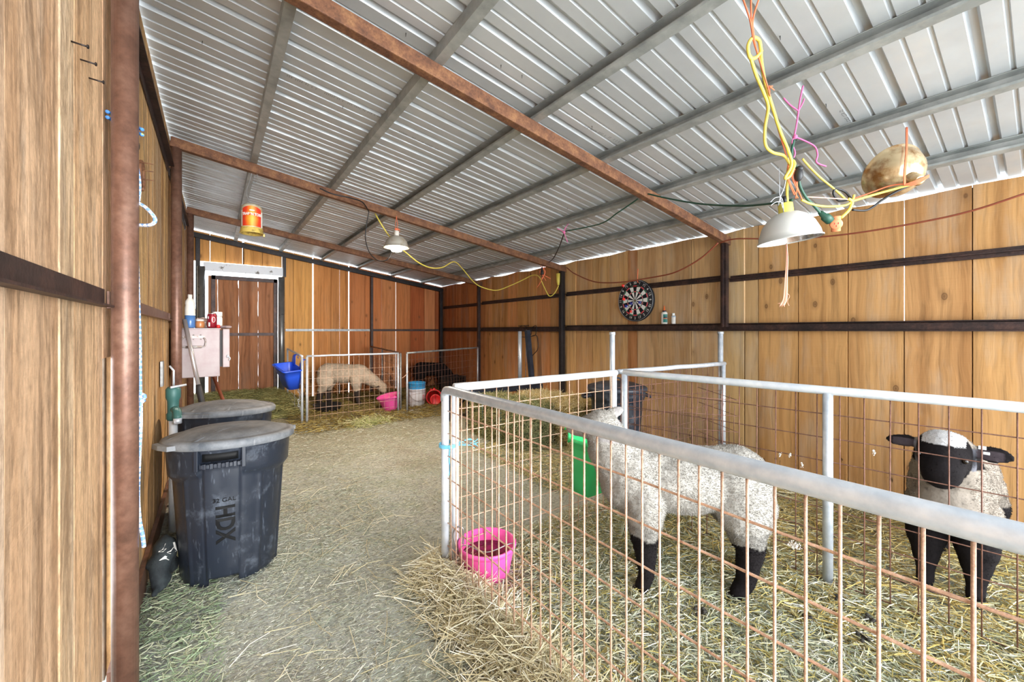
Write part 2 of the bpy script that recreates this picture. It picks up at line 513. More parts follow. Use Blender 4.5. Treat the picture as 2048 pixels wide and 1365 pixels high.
def board_wall(name, axis, plane, out, edges, z0, z1, colour, mat, gaps=(), th=0.022, dark_back=True, holes=(), low_back=0):
    """vertical boards: edges along the axis, out = +1/-1 side the outdoors lies on; gaps: {index: width} of open seams"""
    b = MB()
    g = dict(gaps)
    def add(a0, a1, d0, d1, lo, hi0, hi1):
        # one board with a sloped head and softened edges
        if axis == 'y': q = lambda a, d, z: (plane + out * d, a, z)
        else: q = lambda a, d, z: (a, plane + out * d, z)
        e = 0.0025
        vs = [q(a0 + e, d0, lo), q(a1 - e, d0, lo), q(a1 - e, d0, hi1), q(a0 + e, d0, hi0),
              q(a0, d0 + e, lo), q(a1, d0 + e, lo), q(a1, d0 + e, hi1), q(a0, d0 + e, hi0),
              q(a0, d1, lo), q(a1, d1, lo), q(a1, d1, hi1), q(a0, d1, hi0)]
        b.smooth = False
        b.add(vs, [(0, 1, 2, 3), (0, 3, 7, 4), (1, 5, 6, 2), (4, 7, 11, 8), (5, 9, 10, 6), (8, 11, 10, 9), (3, 2, 6, 7), (7, 6, 10, 11), (0, 4, 5, 1), (4, 8, 9, 5)])
    for i in range(len(edges) - 1):
        a0, a1 = edges[i], edges[i + 1]
        if a1 - a0 < 0.01: continue
        b.col = tint(colour(0.5 * (a0 + a1), i))
        gl, gr = g.get(i, 0.0044), g.get(i + 1, 0.0044)
        off = R.uniform(0, 0.004)
        lo = z0(0.5 * (a0 + a1)) if callable(z0) else z0
        pieces = [(lo, None)]
        for (hi, h0, h1) in [h for h in holes if h[0] == i]:
            pieces = [(lo, h0), (h1, None)]
        for (p0, p1) in pieces:
            add(a0 + gl / 2, a1 - gr / 2, off, off + th, p0, z1(a0) if p1 is None else p1, z1(a1) if p1 is None else p1)
    if dark_back:
        b.col = (0.10, 0.06, 0.035, 0.3)
        for i in range(1, len(edges) - 1):
            if g.get(i, 0.003) >= 0.0045 and low_back: add(edges[i] - 0.02, edges[i] + 0.02, th + 0.004, th + 0.014, z0(edges[i]), low_back, low_back)  # lower part of open seams, blocked by an added strip as well
            if g.get(i, 0.003) < 0.0045:   # added strip outside blocks the sky, so closed seams look dark
                a = edges[i]
                lo = z0(a) if callable(z0) else z0
                add(a - 0.02, a + 0.02, th + 0.004, th + 0.014, lo, z1(a - .02) - 0.01, z1(a + .02) - 0.01)
    return struct(b.build(name, mat, loc=(0, 0, 0)))

# right wall
e = [-1.0, -0.63, -0.32, -0.014, 0.296, 0.609, 0.917, 1.238, 1.54, 1.655, 1.85, 2.16, 2.48, 2.80, 2.93]
y = 3.20
while y < 7.45:
    e.append(y); y += R.choice([0.30, 0.29, 0.27, 0.2, 0.18])
e.append(7.70)
tan_, grey_, org_, red_ = srgb(196, 148, 94), srgb(196, 158, 112), srgb(208, 144, 92), srgb(166, 98, 60)
def col_right(a, i):
    if a < 1.55: return tan_
    if a < 2.9: return grey_ if not (2.80 < a < 2.93) else srgb(176, 120, 76)
    if a < 3.9: return srgb(202, 158, 106)
    if a < 6.1: return R.choice([org_, srgb(196, 148, 98), srgb(172, 106, 66), srgb(150, 92, 60), srgb(208, 152, 94)])
    return R.choice([srgb(206, 136, 88), srgb(214, 148, 98), srgb(186, 116, 74)])
board_wall('wall_right', 'y', WR, 1, e, lambda a: fz(3.8, a) - 0.05, lambda a: zroof(WR) - 0.012 + 0.012 * math.sin(a * 9), col_right, M['wood_right'],
           gaps={5: 0.005, 9: 0.008, 17: 0.005, 20: 0.005, 22: 0.005}, low_back=1.25)

# left wall (the boards run on past the camera)
e = [-0.9, -0.55, -0.25, 0.05, 0.36, 0.70, 1.057, 1.353, 1.47, 1.79, 2.0, 2.20, 2.52, 2.83, 3.10, 3.40, 3.70, 4.0, 4.3, 4.6, 4.9, 5.2, 5.5, 5.8, 6.1, 6.4, 6.7, 7.0, 7.3, 7.70]
def col_left(a, i):
    return R.choice([srgb(222, 182, 146), srgb(212, 166, 128), srgb(224, 192, 158)]) if a < 1.9 else R.choice([srgb(216, 174, 122), srgb(222, 182, 132), srgb(208, 164, 112)])
board_wall('wall_left', 'y', WL, -1, e, lambda a: 1.16 if 1.79 < a < 2.0 else fz(-0.28, a) + 0.02, lambda a: zroof(WL) - 0.01, col_left, M['wood_left'],
           gaps={9: 0.008, 8: 0.005, 12: 0.004, 14: 0.006, 19: 0.010})

# back wall, with the door opening left free
DX0, DX1, DZ = -0.10, 0.85, 2.12
head = [-0.30, -0.06, 0.13, 0.36, 0.375, 0.62, 0.90]
e2 = [0.90, 1.07, 1.371, 1.663, 1.81, 1.97, 2.257, 2.567, 2.853, 3.15, 3.45, 3.69, 3.86]
def col_back(a, i):
    if a < 1.3: return srgb(218, 158, 92)
    if a < 2.0: return R.choice([srgb(212, 144, 82), srgb(196, 120, 66), srgb(206, 132, 72)])
    return R.choice([srgb(186, 104, 58), srgb(200, 124, 72), srgb(172, 92, 52), srgb(206, 134, 82)])
board_wall('wall_back', 'x', WB, 1, e2, lambda a: fz(a, 7.6) - 0.08, lambda a: zroof(a) - 0.02, col_back, M['wood_back'],
           gaps={1: 0.004, 2: 0.022, 4: 0.005, 5: 0.020, 7: 0.005, 8: 0.009, 9: 0.004})
board_wall('wall_above_door', 'x', WB, 1, head, 2.30, lambda a: zroof(a) - 0.02, col_back, M['wood_back'], gaps={3: 0.02, 1: 0.006})

# ------------------------------------------------------------------ back door
d = bpy.data.objects.new('door_1', None); COL.objects.link(d); d.location = (0.37, 7.64, 0.2); struct(d)
b = MB(); de = [-0.085, 0.035, 0.30, 0.56, 0.835]
for i in range(4):
    b.col = tint(R.choice([srgb(160, 108, 74), srgb(140, 92, 64), srgb(168, 116, 80)]))
    g0, g1 = (0.004, 0.004, 0.004, 0.004)[i] / 2, 0.002
    lo, hi = 0.12, 2.085
    n = 22                                  # ragged edges: the boards shrank apart unevenly
    def edge(x, s, seed): return [(x + s * (0.0005 + 0.014 * max(0, noise.noise((seed, k * 0.45, 3.0)))), lo + (hi - lo) * k / n) for k in range(n + 1)]
    l = edge(de[i], 1, i * 2.0); r = edge(de[i + 1], -1, i * 2.0 + 9)
    poly = l + r[::-1]
    b.prism([(p[0], p[1]) for p in poly][::-1], 0.022, axes((0, 7.63, 0), (1, 0, 0), (0, 0, 1), (0, 1, 0)))
b.build('door_boards', M['wood_door'], d)
b = MB()
b.beam((-0.08, 7.615, 1.185), (0.83, 7.615, 1.185), 0.03, 0.045); b.beam((-0.08, 7.615, 0.25), (0.83, 7.615, 0.25), 0.03, 0.05)
b.beam((-0.02, 7.612, 0.16), (-0.02, 7.612, 2.09), 0.03, 0.05, (1, 0, 0)); b.beam((0.80, 7.612, 0.16), (0.80, 7.612, 2.09), 0.03, 0.05, (1, 0, 0))
b.beam((-0.04, 7.612, 2.06), (0.82, 7.612, 2.06), 0.03, 0.06)
b.build('door_frame', M['dark_steel'], d)
M['pale_paint'] = simple('flaking_white_paint', srgb(226, 230, 236), 0.55, 0, srgb(112, 106, 98), 9, 0.60, 0.66, 0.2)
b = MB(); b.beam((-0.14, 7.60, 2.215), (0.90, 7.60, 2.215), 0.05, 0.13)
struct(b.build('trim_1', M['pale_paint'], bevel=0.004))
M['polished'] = galv_mat('weathered_steel_pipe', srgb(96, 98, 98), srgb(132, 132, 130), 0.32, 0.6, 3)
for k, (x, top) in enumerate(((-0.165, 2.20), (0.875, 2.12))):
    b = MB(); b.pipe((x, 7.515, 0.02), (x, 7.515, top), 0.048, 20)
    tag(b.build('door_post', M['polished']), ('thick steel pipe post on the cabinet side of the back door', 'thick steel pipe post between the back door and the blue feeder')[k], 'post', 'pipe posts of the back door')

# ------------------------------------------------------------------ roof
b = MB()
per, prof = 0.262, [(0, 0), (0.058, 0), (0.062, 0.009), (0.072, 0.009), (0.076, 0), (0.136, 0), (0.140, 0.009), (0.150, 0.009), (0.154, 0), (0.204, 0), (0.214, 0.026), (0.236, 0.026), (0.246, 0)]
line = []
y = Y0 - 0.10
while y < 7.95:
    line += [(y + a, h) for a, h in prof if y + a < 8.0]; y += per
xs = (-0.42, 1.9, 4.06)
b.smooth = False
b.grid([[(x, a, zroof(x) + 0.004 + h) for a, h in line] for x in xs])
struct(b.build('ceiling', M['sheet'], solid=0.0012, loc=(0, 0, 0)))

# purlins: galvanised C sections, one each from front to back
names = ['against the left wall, holding the fly trap', 'second from the left wall', 'third from the left wall, tied with orange twine',
         'third from the right wall, tied with pink twine', 'second from the right wall, above the brown reflector', 'nearest the right wall']
for k, x in enumerate(PUR):
    b = MB(); z0 = zb(x) + 0.076; h = 0.06; w = 0.045
    sec = [(-w / 2, 0), (w / 2, 0), (w / 2, 0.012), (w / 2 - 0.003, 0.012), (w / 2 - 0.003, 0.003), (-w / 2 + 0.003, 0.003), (-w / 2 + 0.003, h - 0.003), (w / 2, h - 0.003), (w / 2, h), (-w / 2, h)]
    if k >= 2: sec = [(-p[0], p[1]) for p in sec][::-1]
    b.prism(sec, 7.62 - Y0, axes((x, 7.62, z0), (1, 0, -0.1448), (0, 0, 1), (0, -1, 0)))
    tag(b.build('roof_purlin', M['purlin'], loc=(x, 3.3, z0)), 'galvanised roof purlin ' + names[k], 'roof beam', 'galvanised roof purlins')

# rafters
rn = ['nearest rusty square steel rafter slanting across the whole roof', 'second rusty steel rafter, the lit heat lamp hanging from it', 'third rusty steel rafter deep in the barn above the pens', 'black steel rafter along the top of the back wall']
for k, y in enumerate(BENTS):
    b = MB(); x0, x1 = -0.27, 3.86 if k < 3 else 3.83
    b.beam((x0, y, zb(x0) + 0.038), (x1, y, zb(x1) + 0.038), 0.055 if k < 3 else 0.05, 0.075)
    tag(b.build('roof_rafter', M['rust_rafter'] if k < 3 else M['black_steel'], bevel=0.005), rn[k], 'roof beam', 'steel rafters')

# posts
ln = ['nearest round rusty pipe post on the left wall, blue rope beside it', 'second round rusty pipe post on the left wall, beside the white metal cabinet', 'third round rusty pipe post on the left wall, behind the white metal cabinet']
for k in range(3):
    b = MB(); b.pipe((XL, BENTS[k], -0.25 if k == 0 else fz(XL, BENTS[k]) - 0.05), (XL, BENTS[k], zb(XL) + 0.002), 0.0335, 24)
    tag(b.build('pipe_post', M['rust_post']), ln[k], 'post', 'pipe posts of the left wall')
b = MB(); b.beam((XL + 0.03, 7.60, 0.2), (XL + 0.03, 7.60, zb(XL)), 0.055, 0.055, (1, 0, 0))
tag(b.build('steel_post', M['black_steel'], bevel=0.004), 'dark square corner post left of the back door', 'post')
b = MB(); b.beam((0.93, 7.62, 2.14), (0.93, 7.62, zb(0.93) + .01), 0.055, 0.045, (1, 0, 0))
tag(b.build('steel_post', M['black_steel']), 'short dark square post above the right door pipe', 'post')
b = MB(); b.beam((2.37, 7.625, 0.05), (2.37, 7.625, zb(2.37)), 0.055, 0.045, (1, 0, 0))
tag(b.build('steel_post', M['dark_steel'], bevel=0.004), 'dark square post in the middle of the back wall', 'post')
for k in (1, 2, 3):
    w = (0, 0.062, 0.05, 0.06)[k]
    b = MB(); b.beam((XR, BENTS[k], 0.0), (XR, BENTS[k], zb(XR) + 0.002), w, w, (1, 0, 0))
    tag(b.build('steel_post', M['black_steel'] if k != 2 else M['dark_steel'], bevel=0.004), (0, 'black square post on the right wall between dartboard and wire loops', 'dark square post on the right wall where the far pen gate ends', 'dark corner post where the back wall meets the right wall')[k], 'post', 'square posts of the right wall')
b = MB(); b.beam((XR, BENTS[0], 1.28), (XR, BENTS[0], zb(XR)), 0.05, 0.055, (1, 0, 0)); b.beam((XR - 0.035, BENTS[0], 1.28), (XR - 0.035, BENTS[0], zb(XR)), 0.012, 0.03, (1, 0, 0))
tag(b.build('steel_post', M['dark_steel']), 'short dark post above the girt, right of the two small bottles', 'post', 'square posts of the right wall')

# girts of the right wall: mid height channel and upper angle, bay by bay
bays = [(Y0 + 0.1, 3.925), (4.0, 6.07), (6.13, 7.555)]
bn = ['carrying the two small bottles', 'hung with wire loops', 'far bay behind the black sheep']
for k, (a, c) in enumerate(bays):
    b = MB(); x1 = WR - 0.003
    z0, z1 = (1.243, 1.315) if k == 0 else (1.232, 1.30)
    b.bbox((x1 - 0.006, a, z0), (x1, c, z1)); b.bbox((x1 - 0.055, a, z0), (x1 - .006, c, z0 + 0.007)); b.bbox((x1 - 0.055, a, z1 - 0.006), (x1 - .006, c, z1)); b.bbox((x1 - 0.03, a, z0 + 0.007), (x1 - 0.006, c, z1 - 0.014))
    tag(b.build('wall_girt', M['dark_steel']), 'dark steel channel girt along the right wall, ' + bn[k], 'wall beam', 'middle girts of the right wall')
bn = ['near bay above the dangling pink twine', 'bay above the dartboard', 'middle bay behind the yellow cord', 'far corner bay']
for k, (a, c) in enumerate([(Y0 + 0.1, 1.77), (1.83, 3.925), (4.0, 6.07), (6.13, 7.555)]):
    zz = [1.725, 1.74, 1.735, 1.72][k]
    b = MB(); x1 = WR - 0.003
    b.bbox((x1 - 0.006, a, zz - 0.028), (x1, c, zz + 0.028)); b.bbox((x1 - 0.045, a, zz - 0.004), (x1 - .006, c, zz + 0.004)); b.bbox((x1 - 0.02, a, zz - 0.028), (x1 - .006, c, zz - 0.004))
    tag(b.build('wall_girt', M['dark_steel']), 'dark steel angle high on the right wall, ' + bn[k], 'wall beam', 'upper girts of the right wall')
# girts of the left wall
bn = ['left of the first pipe post', 'between the first and second pipe posts', 'behind the white metal cabinet']
for k, (a, c) in enumerate([(Y0 + 0.1, 1.765), (1.835, 3.93), (4.0, 6.07)]):
    b = MB()
    b.bbox((WL + 0.002, a, 1.322), (WL + 0.008, c, 1.378)); b.bbox((WL + 0.008, a, 1.322), (WL + 0.03, c, 1.328))
    tag(b.build('wall_girt', M['dark_steel'] if k == 0 else M['rust_post']), 'flat steel girt across the left boards, ' + bn[k], 'wall beam', 'girts of the left wall')
for k, (a, c) in enumerate([(Y0 + 0.1, 1.765), (1.835, 3.93), (4.0, 6.07)]):
    b = MB(); zt = 2.46
    b.bbox((WL + 0.002, a, zt - 0.028), (WL + 0.008, c, zt + 0.028)); b.bbox((WL + 0.008, a, zt + 0.02), (WL + 0.04, c, zt + 0.028))
    tag(b.build('wall_girt', M['dark_steel']), 'dark angle atop left wall, ' + ('above the nails', 'between the first and second pipe posts', 'beyond the second pipe post')[k], 'wall beam', 'top angles of the left wall')
# girts of the back wall
for k, (a, c) in enumerate([(0.95, 2.34), (2.40, 3.76)]):
    b = MB(); b.bbox((a, WB - 0.03, 1.233), (c, WB - 0.002, 1.272)); b.bbox((a, WB - 0.042, 1.233), (c, WB - 0.03, 1.238))
    tag(b.build('wall_girt', M['galv_dull'] if k == 0 else M['dark_steel']), ('pale steel girt on the back wall above the tan sheep', 'dark steel girt on the back wall above the black sheep')[k], 'wall beam', 'girts of the back wall')
# base boards and angle of the left wall
b = MB()
b.bbox((WL + 0.001, Y0 + 0.1, -0.05), (WL + 0.02, 1.765, 0.10)); b.bbox((WL + 0.001, 1.835, -0.04), (WL + 0.02, 3.93, 0.13))
b.col = (1, 1, 1, .7)
struct(b.build('baseboard_left', M['rust_post']))
# ink stamps and screw points on the roof sheets
ceil_ = bpy.data.objects['ceiling']
M['ink'] = simple('grey_ink', srgb(110, 112, 116), 0.6)
def on_roof(px, py):
    X = (px - CXP) / FPX; V = (HORIZON - py) / FPX; dx, dy = X * CS + SN, -X * SN + CS
    k = 2.633 - 0.1448 * 0.235 + 0.135 + 0.004        # roof plane z = k - 0.1448 x
    d = (k - EYE) / (V + 0.1448 * dx); return Vector((dx * d, dy * d, EYE + V * d))
for (x0, y0, x1, y1) in ((575, 150, 640, 180), (650, 185, 775, 240), (1095, 184, 1132, 206), (1172, 252, 1268, 296), (1684, 220, 1724, 272), (800, 262, 880, 300)):
    b = MB(); b.smooth = False
    a, c = on_roof(x0, y0), on_roof(x1, y1); n = max(12, int((c - a).length / 0.010)); t = (c - a).normalized()
    w = Vector((-t.y, t.x, 0))
    for i in range(n):
        if R.random() < 0.25: continue
        for k in range(2):
            q = a.lerp(c, i / n) + w * (0.010 * k + R.uniform(-.002, .002)) - Vector((0, 0, 0.0012)); s = 0.0028
            b.add([q - t * s - w * s, q + t * s - w * s * R.uniform(.2, 1), q + t * s + w * s, q - t * s * R.uniform(.2, 1) + w * s], [(0, 1, 2, 3)])
    b.build('ink_stamp', M['ink'], ceil_)
M['screwtip'] = simple('dark_screw_tip', srgb(58, 58, 60), 0.4, 0.6)
for (px, py) in ((405, 82), (1002, 130), (1184, 252), (1316, 345), (1560, 72), (1652, 208), (1044, 150), (812, 66), (1018, 362), (1135, 416), (686, 212)):
    q = on_roof(px, py); b = MB(); b.tube([q + Vector((0, 0, 0.002)), q - Vector((0.002, 0.002, 0.020))], [0.0022, 0.0008], 6)
    b.build('screw', M['screwtip'], ceil_)
# ------------------------------------------------------------------ livestock panels
def wires(b, p0, p1, zlo, zhi, step_h, zs, r, seg=5, jit=0.0015, skip=None):
    """welded mesh between two feet; p0,p1 are (x,y); zlo/zhi functions of t"""
    p0, p1 = Vector((*p0, 0)), Vector((*p1, 0)); ln = (p1 - p0).length; d = (p1 - p0) / ln
    nrm = Vector((-d.y, d.x, 0))
    n = int(ln / step_h)
    for i in range(n + 1):
        s = min(ln, step_h * (i + 0.35))
        if skip and skip(s): continue
        q = p0 + d * s; a, c = zlo(s / ln), zhi(s / ln)
        w1, w2 = R.uniform(-jit, jit), R.uniform(-jit, jit)
        b.tube([q + Vector((0, 0, a)), q + nrm * w1 + d * w2 + Vector((0, 0, 0.5 * (a + c))), q + Vector((0, 0, c))], r, seg)
    for z in zs:
        pts = []
        m = max(2, int(ln / 0.2))
        for i in range(m + 1):
            t = i / m
            zz = zlo(t) * 0 + z(t)
            pts.append(p0 + d * (ln * t) + nrm * (2 * r) + Vector((0, 0, zz + R.uniform(-jit, jit))))
        b.tube(pts, r, seg)

def panel(label, p0, p1, feet, tops, posts, rr, pr, mat, wmat, wr, step, nz, group, rail_drop=0.0, bottom=False, post_mat=None, top_extra=None, elbow=(0, 0), name='wire_fence', zs=None):
    """p0,p1 (x,y); feet,tops = (z at p0, z at p1) of the ground and of the top rail's centre"""
    f = lambda t: feet[0] + (feet[1] - feet[0]) * t
    h = lambda t: tops[0] + (tops[1] - tops[0]) * t
    a, c = Vector((*p0, 0)), Vector((*p1, 0))
    root = thing(name, label, 'fence panel', (p0[0], p0[1], feet[0]), group)
    q = lambda t, z: a.lerp(c, t) + Vector((0, 0, z))
    b = MB()
    P = []
    if elbow[0]: P += [q(0, h(0) - 0.06), q(0.0, h(0) - 0.03), q(0.008, h(0) - 0.006)]
    ln = (c - a).length
    P += [q(t, h(t) - 0.0) for t in ([0.03] if elbow[0] else [0.0])] + [q(t / 8, h(t / 8) + R.uniform(-.002, .002)) for t in range(1, 8)] + [q(1, h(1))]
    b.tube(P, rr, 14)
    b.build('top_rail', mat, root)
    for t in posts:
        b = MB(); hi = h(t) - rr * 0.6
        b.pipe(q(t, f(t) - 0.01), q(t, hi), pr, 14)
        b.build('post', post_mat or mat, root)
    if bottom:
        b = MB(); b.pipe(q(0, f(0) + pr - .006), q(1, f(1) + pr - .006), pr, 12); b.build('bottom_rail', M['galv_dull'], root)
    b = MB()
    if zs is None: zs = [(lambda t, k=k: f(t) + 0.03 + (h(t) - f(t) - 0.03 - 0.0) * k / nz) for k in range(nz)]
    wires(b, p0, p1, lambda t: f(t) + 0.01, lambda t: h(t) - rr * 0.8, step, zs, wr)
    b.build('wire_mesh', wmat, root)
    return root

G1 = 'panels of the front sheep pen'
zP = [(lambda t, z=z: z) for z in (0.834, 0.719, 0.604, 0.489, 0.374, 0.259, 0.144, 0.03)]
panel('near long galvanised pen panel with thick pale top rail and rusty mesh', (0.955, 1.87), (0.915, -0.35), (0, 0), (0.945, 0.955), [0.002, 0.998], 0.0225, 0.020, M['galv'], M['rustwire'], 0.0033, 0.054, 8, G1, elbow=(1, 0), bottom=True, post_mat=M['galv_light'], zs=zP)
panel('pen panel with white top rail between the hay bale and the green feeder', (0.99, 1.835), (2.235, 1.80), (0, 0), (0.955, 0.955), [0.004, 0.985], 0.0215, 0.019, M['galv_light'], M['rustwire'], 0.0026, 0.078, 8, G1, post_mat=M['galv_light'])
panel('pale galvanised pen panel in front of the dark-faced sheep', (2.285, 1.77), (2.49, -0.35), (0, 0), (0.957, 0.957), [0.003, 0.53, 0.998], 0.021, 0.0215, M['galv_light'], M['darkwire'], 0.0026, 0.088, 8, G1, post_mat=M['galv'])
panel('short galvanised pen panel reaching to the right wall below the two bottles', (2.30, 1.83), (3.62, 1.72), (0, 0), (0.955, 0.955), [0.985], 0.018, 0.019, M['galv'], M['darkwire'], 0.0024, 0.075, 8, G1)
# tall pipes standing behind those corners
for k, (px, x, y, lab) in enumerate(((1235, 2.27, 1.86, 'thin tall galvanised pipe at the pen corner beside the black bin'), (1446, 3.63, 1.76, 'tall galvanised pipe against the right wall below the short dark post'))):
    b = MB(); b.pipe((x, y, 0), (x, y, 1.236), 0.0185 if k == 0 else 0.022, 14); b.pipe((x, y, 1.216), (x, y, 1.238), 0.021 if k == 0 else 0.026, 14)
    b.pipe((x - 0.03, y, 0.955), (x, y, 0.955), 0.012)
    tag(b.build('steel_pipe', M['galv']), lab, 'pipe')
# loose bent piece of mesh
b = MB()
c0, c1, c2 = Vector((2.42, 1.78, 0)), Vector((2.86, 1.30, 0)), Vector((2.90, 1.55, 0))
for i in range(9):
    q = c0.lerp(c1, i / 8); l = R.uniform(-0.02, 0.02)
    b.tube([q + Vector((l, l, 0.44)), q + Vector((R.uniform(-.01, .01), 0, 0.62)), q + Vector((-l, l, 0.83 - 0.012 * i))], 0.0023, 5)
for z in (0.46, 0.57, 0.68, 0.79):
    b.tube([c0 + Vector((-.03, .03, z)), c0.lerp(c1, .5) + Vector((0, 0, z - 0.008)), c1 + Vector((.02, -.02, z - .02)), c2 + Vector((0.03, 0.04, z + .03))], 0.0023, 5)
for i in range(4):
    q = c1.lerp(c2, (i + .5) / 4); b.tube([q + Vector((0, 0, .45)), q + Vector((.01, 0, .8))], 0.0023, 5)
tag(b.build('wire_mesh_offcut', M['darkwire']), 'loose bent piece of rusty welded mesh behind the pen corner', 'wire mesh')

G2 = 'panels of the far sheep pen'
zP2 = lambda zf, zt: [(lambda t, k=k: zf + (zt - zf) * k / 9) for k in range(1, 9)]
panel('slim galvanised pen panel in front of the tan sheep', (0.925, 5.58), (2.10, 5.54), (0.06, 0.07), (0.925, 0.922), [0.004, 0.995], 0.0125, 0.0135, M['galv'], M['rustwire'], 0.0019, 0.068, 8, G2, zs=zP2(0.07, 0.92)[:-1])
panel('galvanised pen gate in front of the black sheep and the white bucket', (2.215, 5.52), (3.72, 6.02), (0.07, 0.08), (0.922, 0.945), [0.003, 0.997], 0.0135, 0.0135, M['galv_dull'], M['darkwire'], 0.0018, 0.068, 8, G2, bottom=True, post_mat=M['galv'], name='pen_gate')
panel('end panel of the far pen beside the back door, blue feeder on it', (0.875, 5.58), (0.955, 7.45), (0.06, 0.12), (0.925, 0.945), [0.002, 0.998], 0.0135, 0.014, M['galv_light'], M['galv'], 0.002, 2.4, 8, G2, post_mat=M['galv'], zs=[(lambda t, z=z: z - 0.05 * math.sin(t * PI)) for z in (0.14, 0.25, 0.36, 0.47, 0.58, 0.72)])
panel('rusty dividing panel between the tan and the black sheep', (2.155, 5.60), (2.31, 7.50), (0.07, 0.11), (0.922, 0.95), [0.001, 0.55, 0.998], 0.0115, 0.0135, M['rust_rafter'], M['darkwire'], 0.0019, 0.062, 9, G2, post_mat=M['galv_dull'])
# latches and ties
b = MB(); p = Vector((2.15, 5.52, 0.60)); b.tube(spline([p + Vector((-.02, -.03, -.03)), p + Vector((0.02, -.045, 0)), p + Vector((0.07, -.03, .05)), p + Vector((0.09, 0, .055))], 6), 0.004, 6)
tag(b.build('gate_latch', M['rustwire']), 'small rusty hook latch closing the far pen gate', 'latch')
M['twine_blue'] = simple('blue_twine', srgb(120, 196, 226), 0.8)
b = MB()
for k in range(3): b.tube([(0.955 + 0.05 * math.cos(a) + 0.012, 1.85 + 0.035 * math.sin(a), 0.655 + 0.006 * k + 0.004 * math.sin(a)) for a in [i * PI / 8 for i in range(16)]], 0.0035, 6, closed=True)
for k in range(7):
    b.tube(spline([(1.00, 1.84, 0.655), (1.06 + R.uniform(-.02, .02), 1.82 + R.uniform(-.03, .03), 0.668 + R.uniform(-.02, .02)), (1.12 + R.uniform(-.02, .02), 1.83 + R.uniform(-.04, .04), 0.645 + R.uniform(-.03, .03))], 5), 0.0022, 4)
b.tube(spline([(0.975, 1.85, 0.65), (0.968, 1.845, 0.58), (0.98, 1.86, 0.54), (0.968, 1.85, 0.50)], 6), 0.0035, 5)
tag(b.build('baling_twine', M['twine_blue']), 'pale blue twine tying the two corner posts of the near pen', 'twine')
# chain at the near end of the far pen
b = MB()
for i in range(16):
    z = 0.66 - 0.028 * i; x, y = 0.865 + 0.012 * math.sin(i * 0.9), 5.60 + 0.10 * math.sin(i / 15 * PI) + 0.05
    a = Vector((1, 0, 0)) if i % 2 else Vector((0, 1, 0))
    b.tube([Vector((x, y, z)) + a * 0.010 * math.cos(t) + Vector((0, 0, 0.019 * math.sin(t))) for t in [k * PI / 5 for k in range(10)]], 0.0035, 5, closed=True)
tag(b.build('steel_chain', M['galv']), 'steel chain hanging below the blue feeder', 'chain')
# wool caught on the mesh
M['wool_tuft'] = simple('wool_tuft', srgb(222, 220, 214), 0.95)
spots = [(1350, 898), (1560, 910), (1580, 910), (1604, 930), (1748, 905)]
for k, (px, py) in enumerate(spots):
    q = pt(px, py, x=2.36); b = MB()
    for i in range(24): b.ball(q + Vector((R.gauss(0, .002), R.gauss(0, .0025), R.gauss(0, .007))), [R.uniform(.0012, .0026) for _ in range(3)], None, 8, 6)
    tag(b.build('wool_tuft', M['wool_tuft']), 'small white wool tuft caught on the mesh between lamb and dark-faced sheep', 'wool', 'wool tufts on the far mesh')
q = pt(1588, 1089, x=0.922); b = MB()
for i in range(130):
    b.ball(q + Vector((R.gauss(0, .0016), R.gauss(0, .0045), R.gauss(-.002, .0035))), [R.uniform(.0006, .0016) for _ in range(3)], None, 6, 5)
tag(b.build('wool_tuft', M['wool_tuft']), 'white wool tuft on the near mesh right of the lamb', 'wool')
# ------------------------------------------------------------------ sheep
def fleece_mat():
    m, nt, bs = nodes_of('fleece')
    bs.inputs['Roughness'].default_value = 0.95; bs.inputs['Specular IOR Level'].default_value = 0.08
    a = N(nt, 'ShaderNodeAttribute'); a.attribute_name = 'tint'
    P = N(nt, 'ShaderNodeTexCoord').outputs['Object']
    v = N(nt, 'ShaderNodeTexVoronoi'); v.inputs['Scale'].default_value = 85; L(nt, P, v.inputs['Vector'])
    n = noise_tex(nt, P, 30, 4, 0.7)
    r = ramp(nt, n.outputs['Fac'], [(0.3, (0.80,) * 3), (0.6, (1.04,) * 3)])
    c = mixc(nt, 1.0, a.outputs['Color'], r.outputs[0], 'MULTIPLY')
    L(nt, c, bs.inputs['Base Color'])
    bump(nt, bs, v.outputs['Distance'], 0.22, 0.005)
    return m
M['fleece'] = fleece_mat()
M['fibre'] = tint_mat('wool_fibre', 0.95, 0.05)
M['eye'] = simple('eye', srgb(28, 20, 14), 0.12)
M['horn'] = simple('hoof', srgb(34, 30, 28), 0.5)

WOOL, BLACK, PINK = np.array(srgb(164, 160, 153)), np.array(srgb(30, 27, 28)), np.array(srgb(168, 140, 128))

def n3(p, s, o=0.0): return noise.noise((p[0] * s + o, p[1] * s + o, p[2] * s - o))

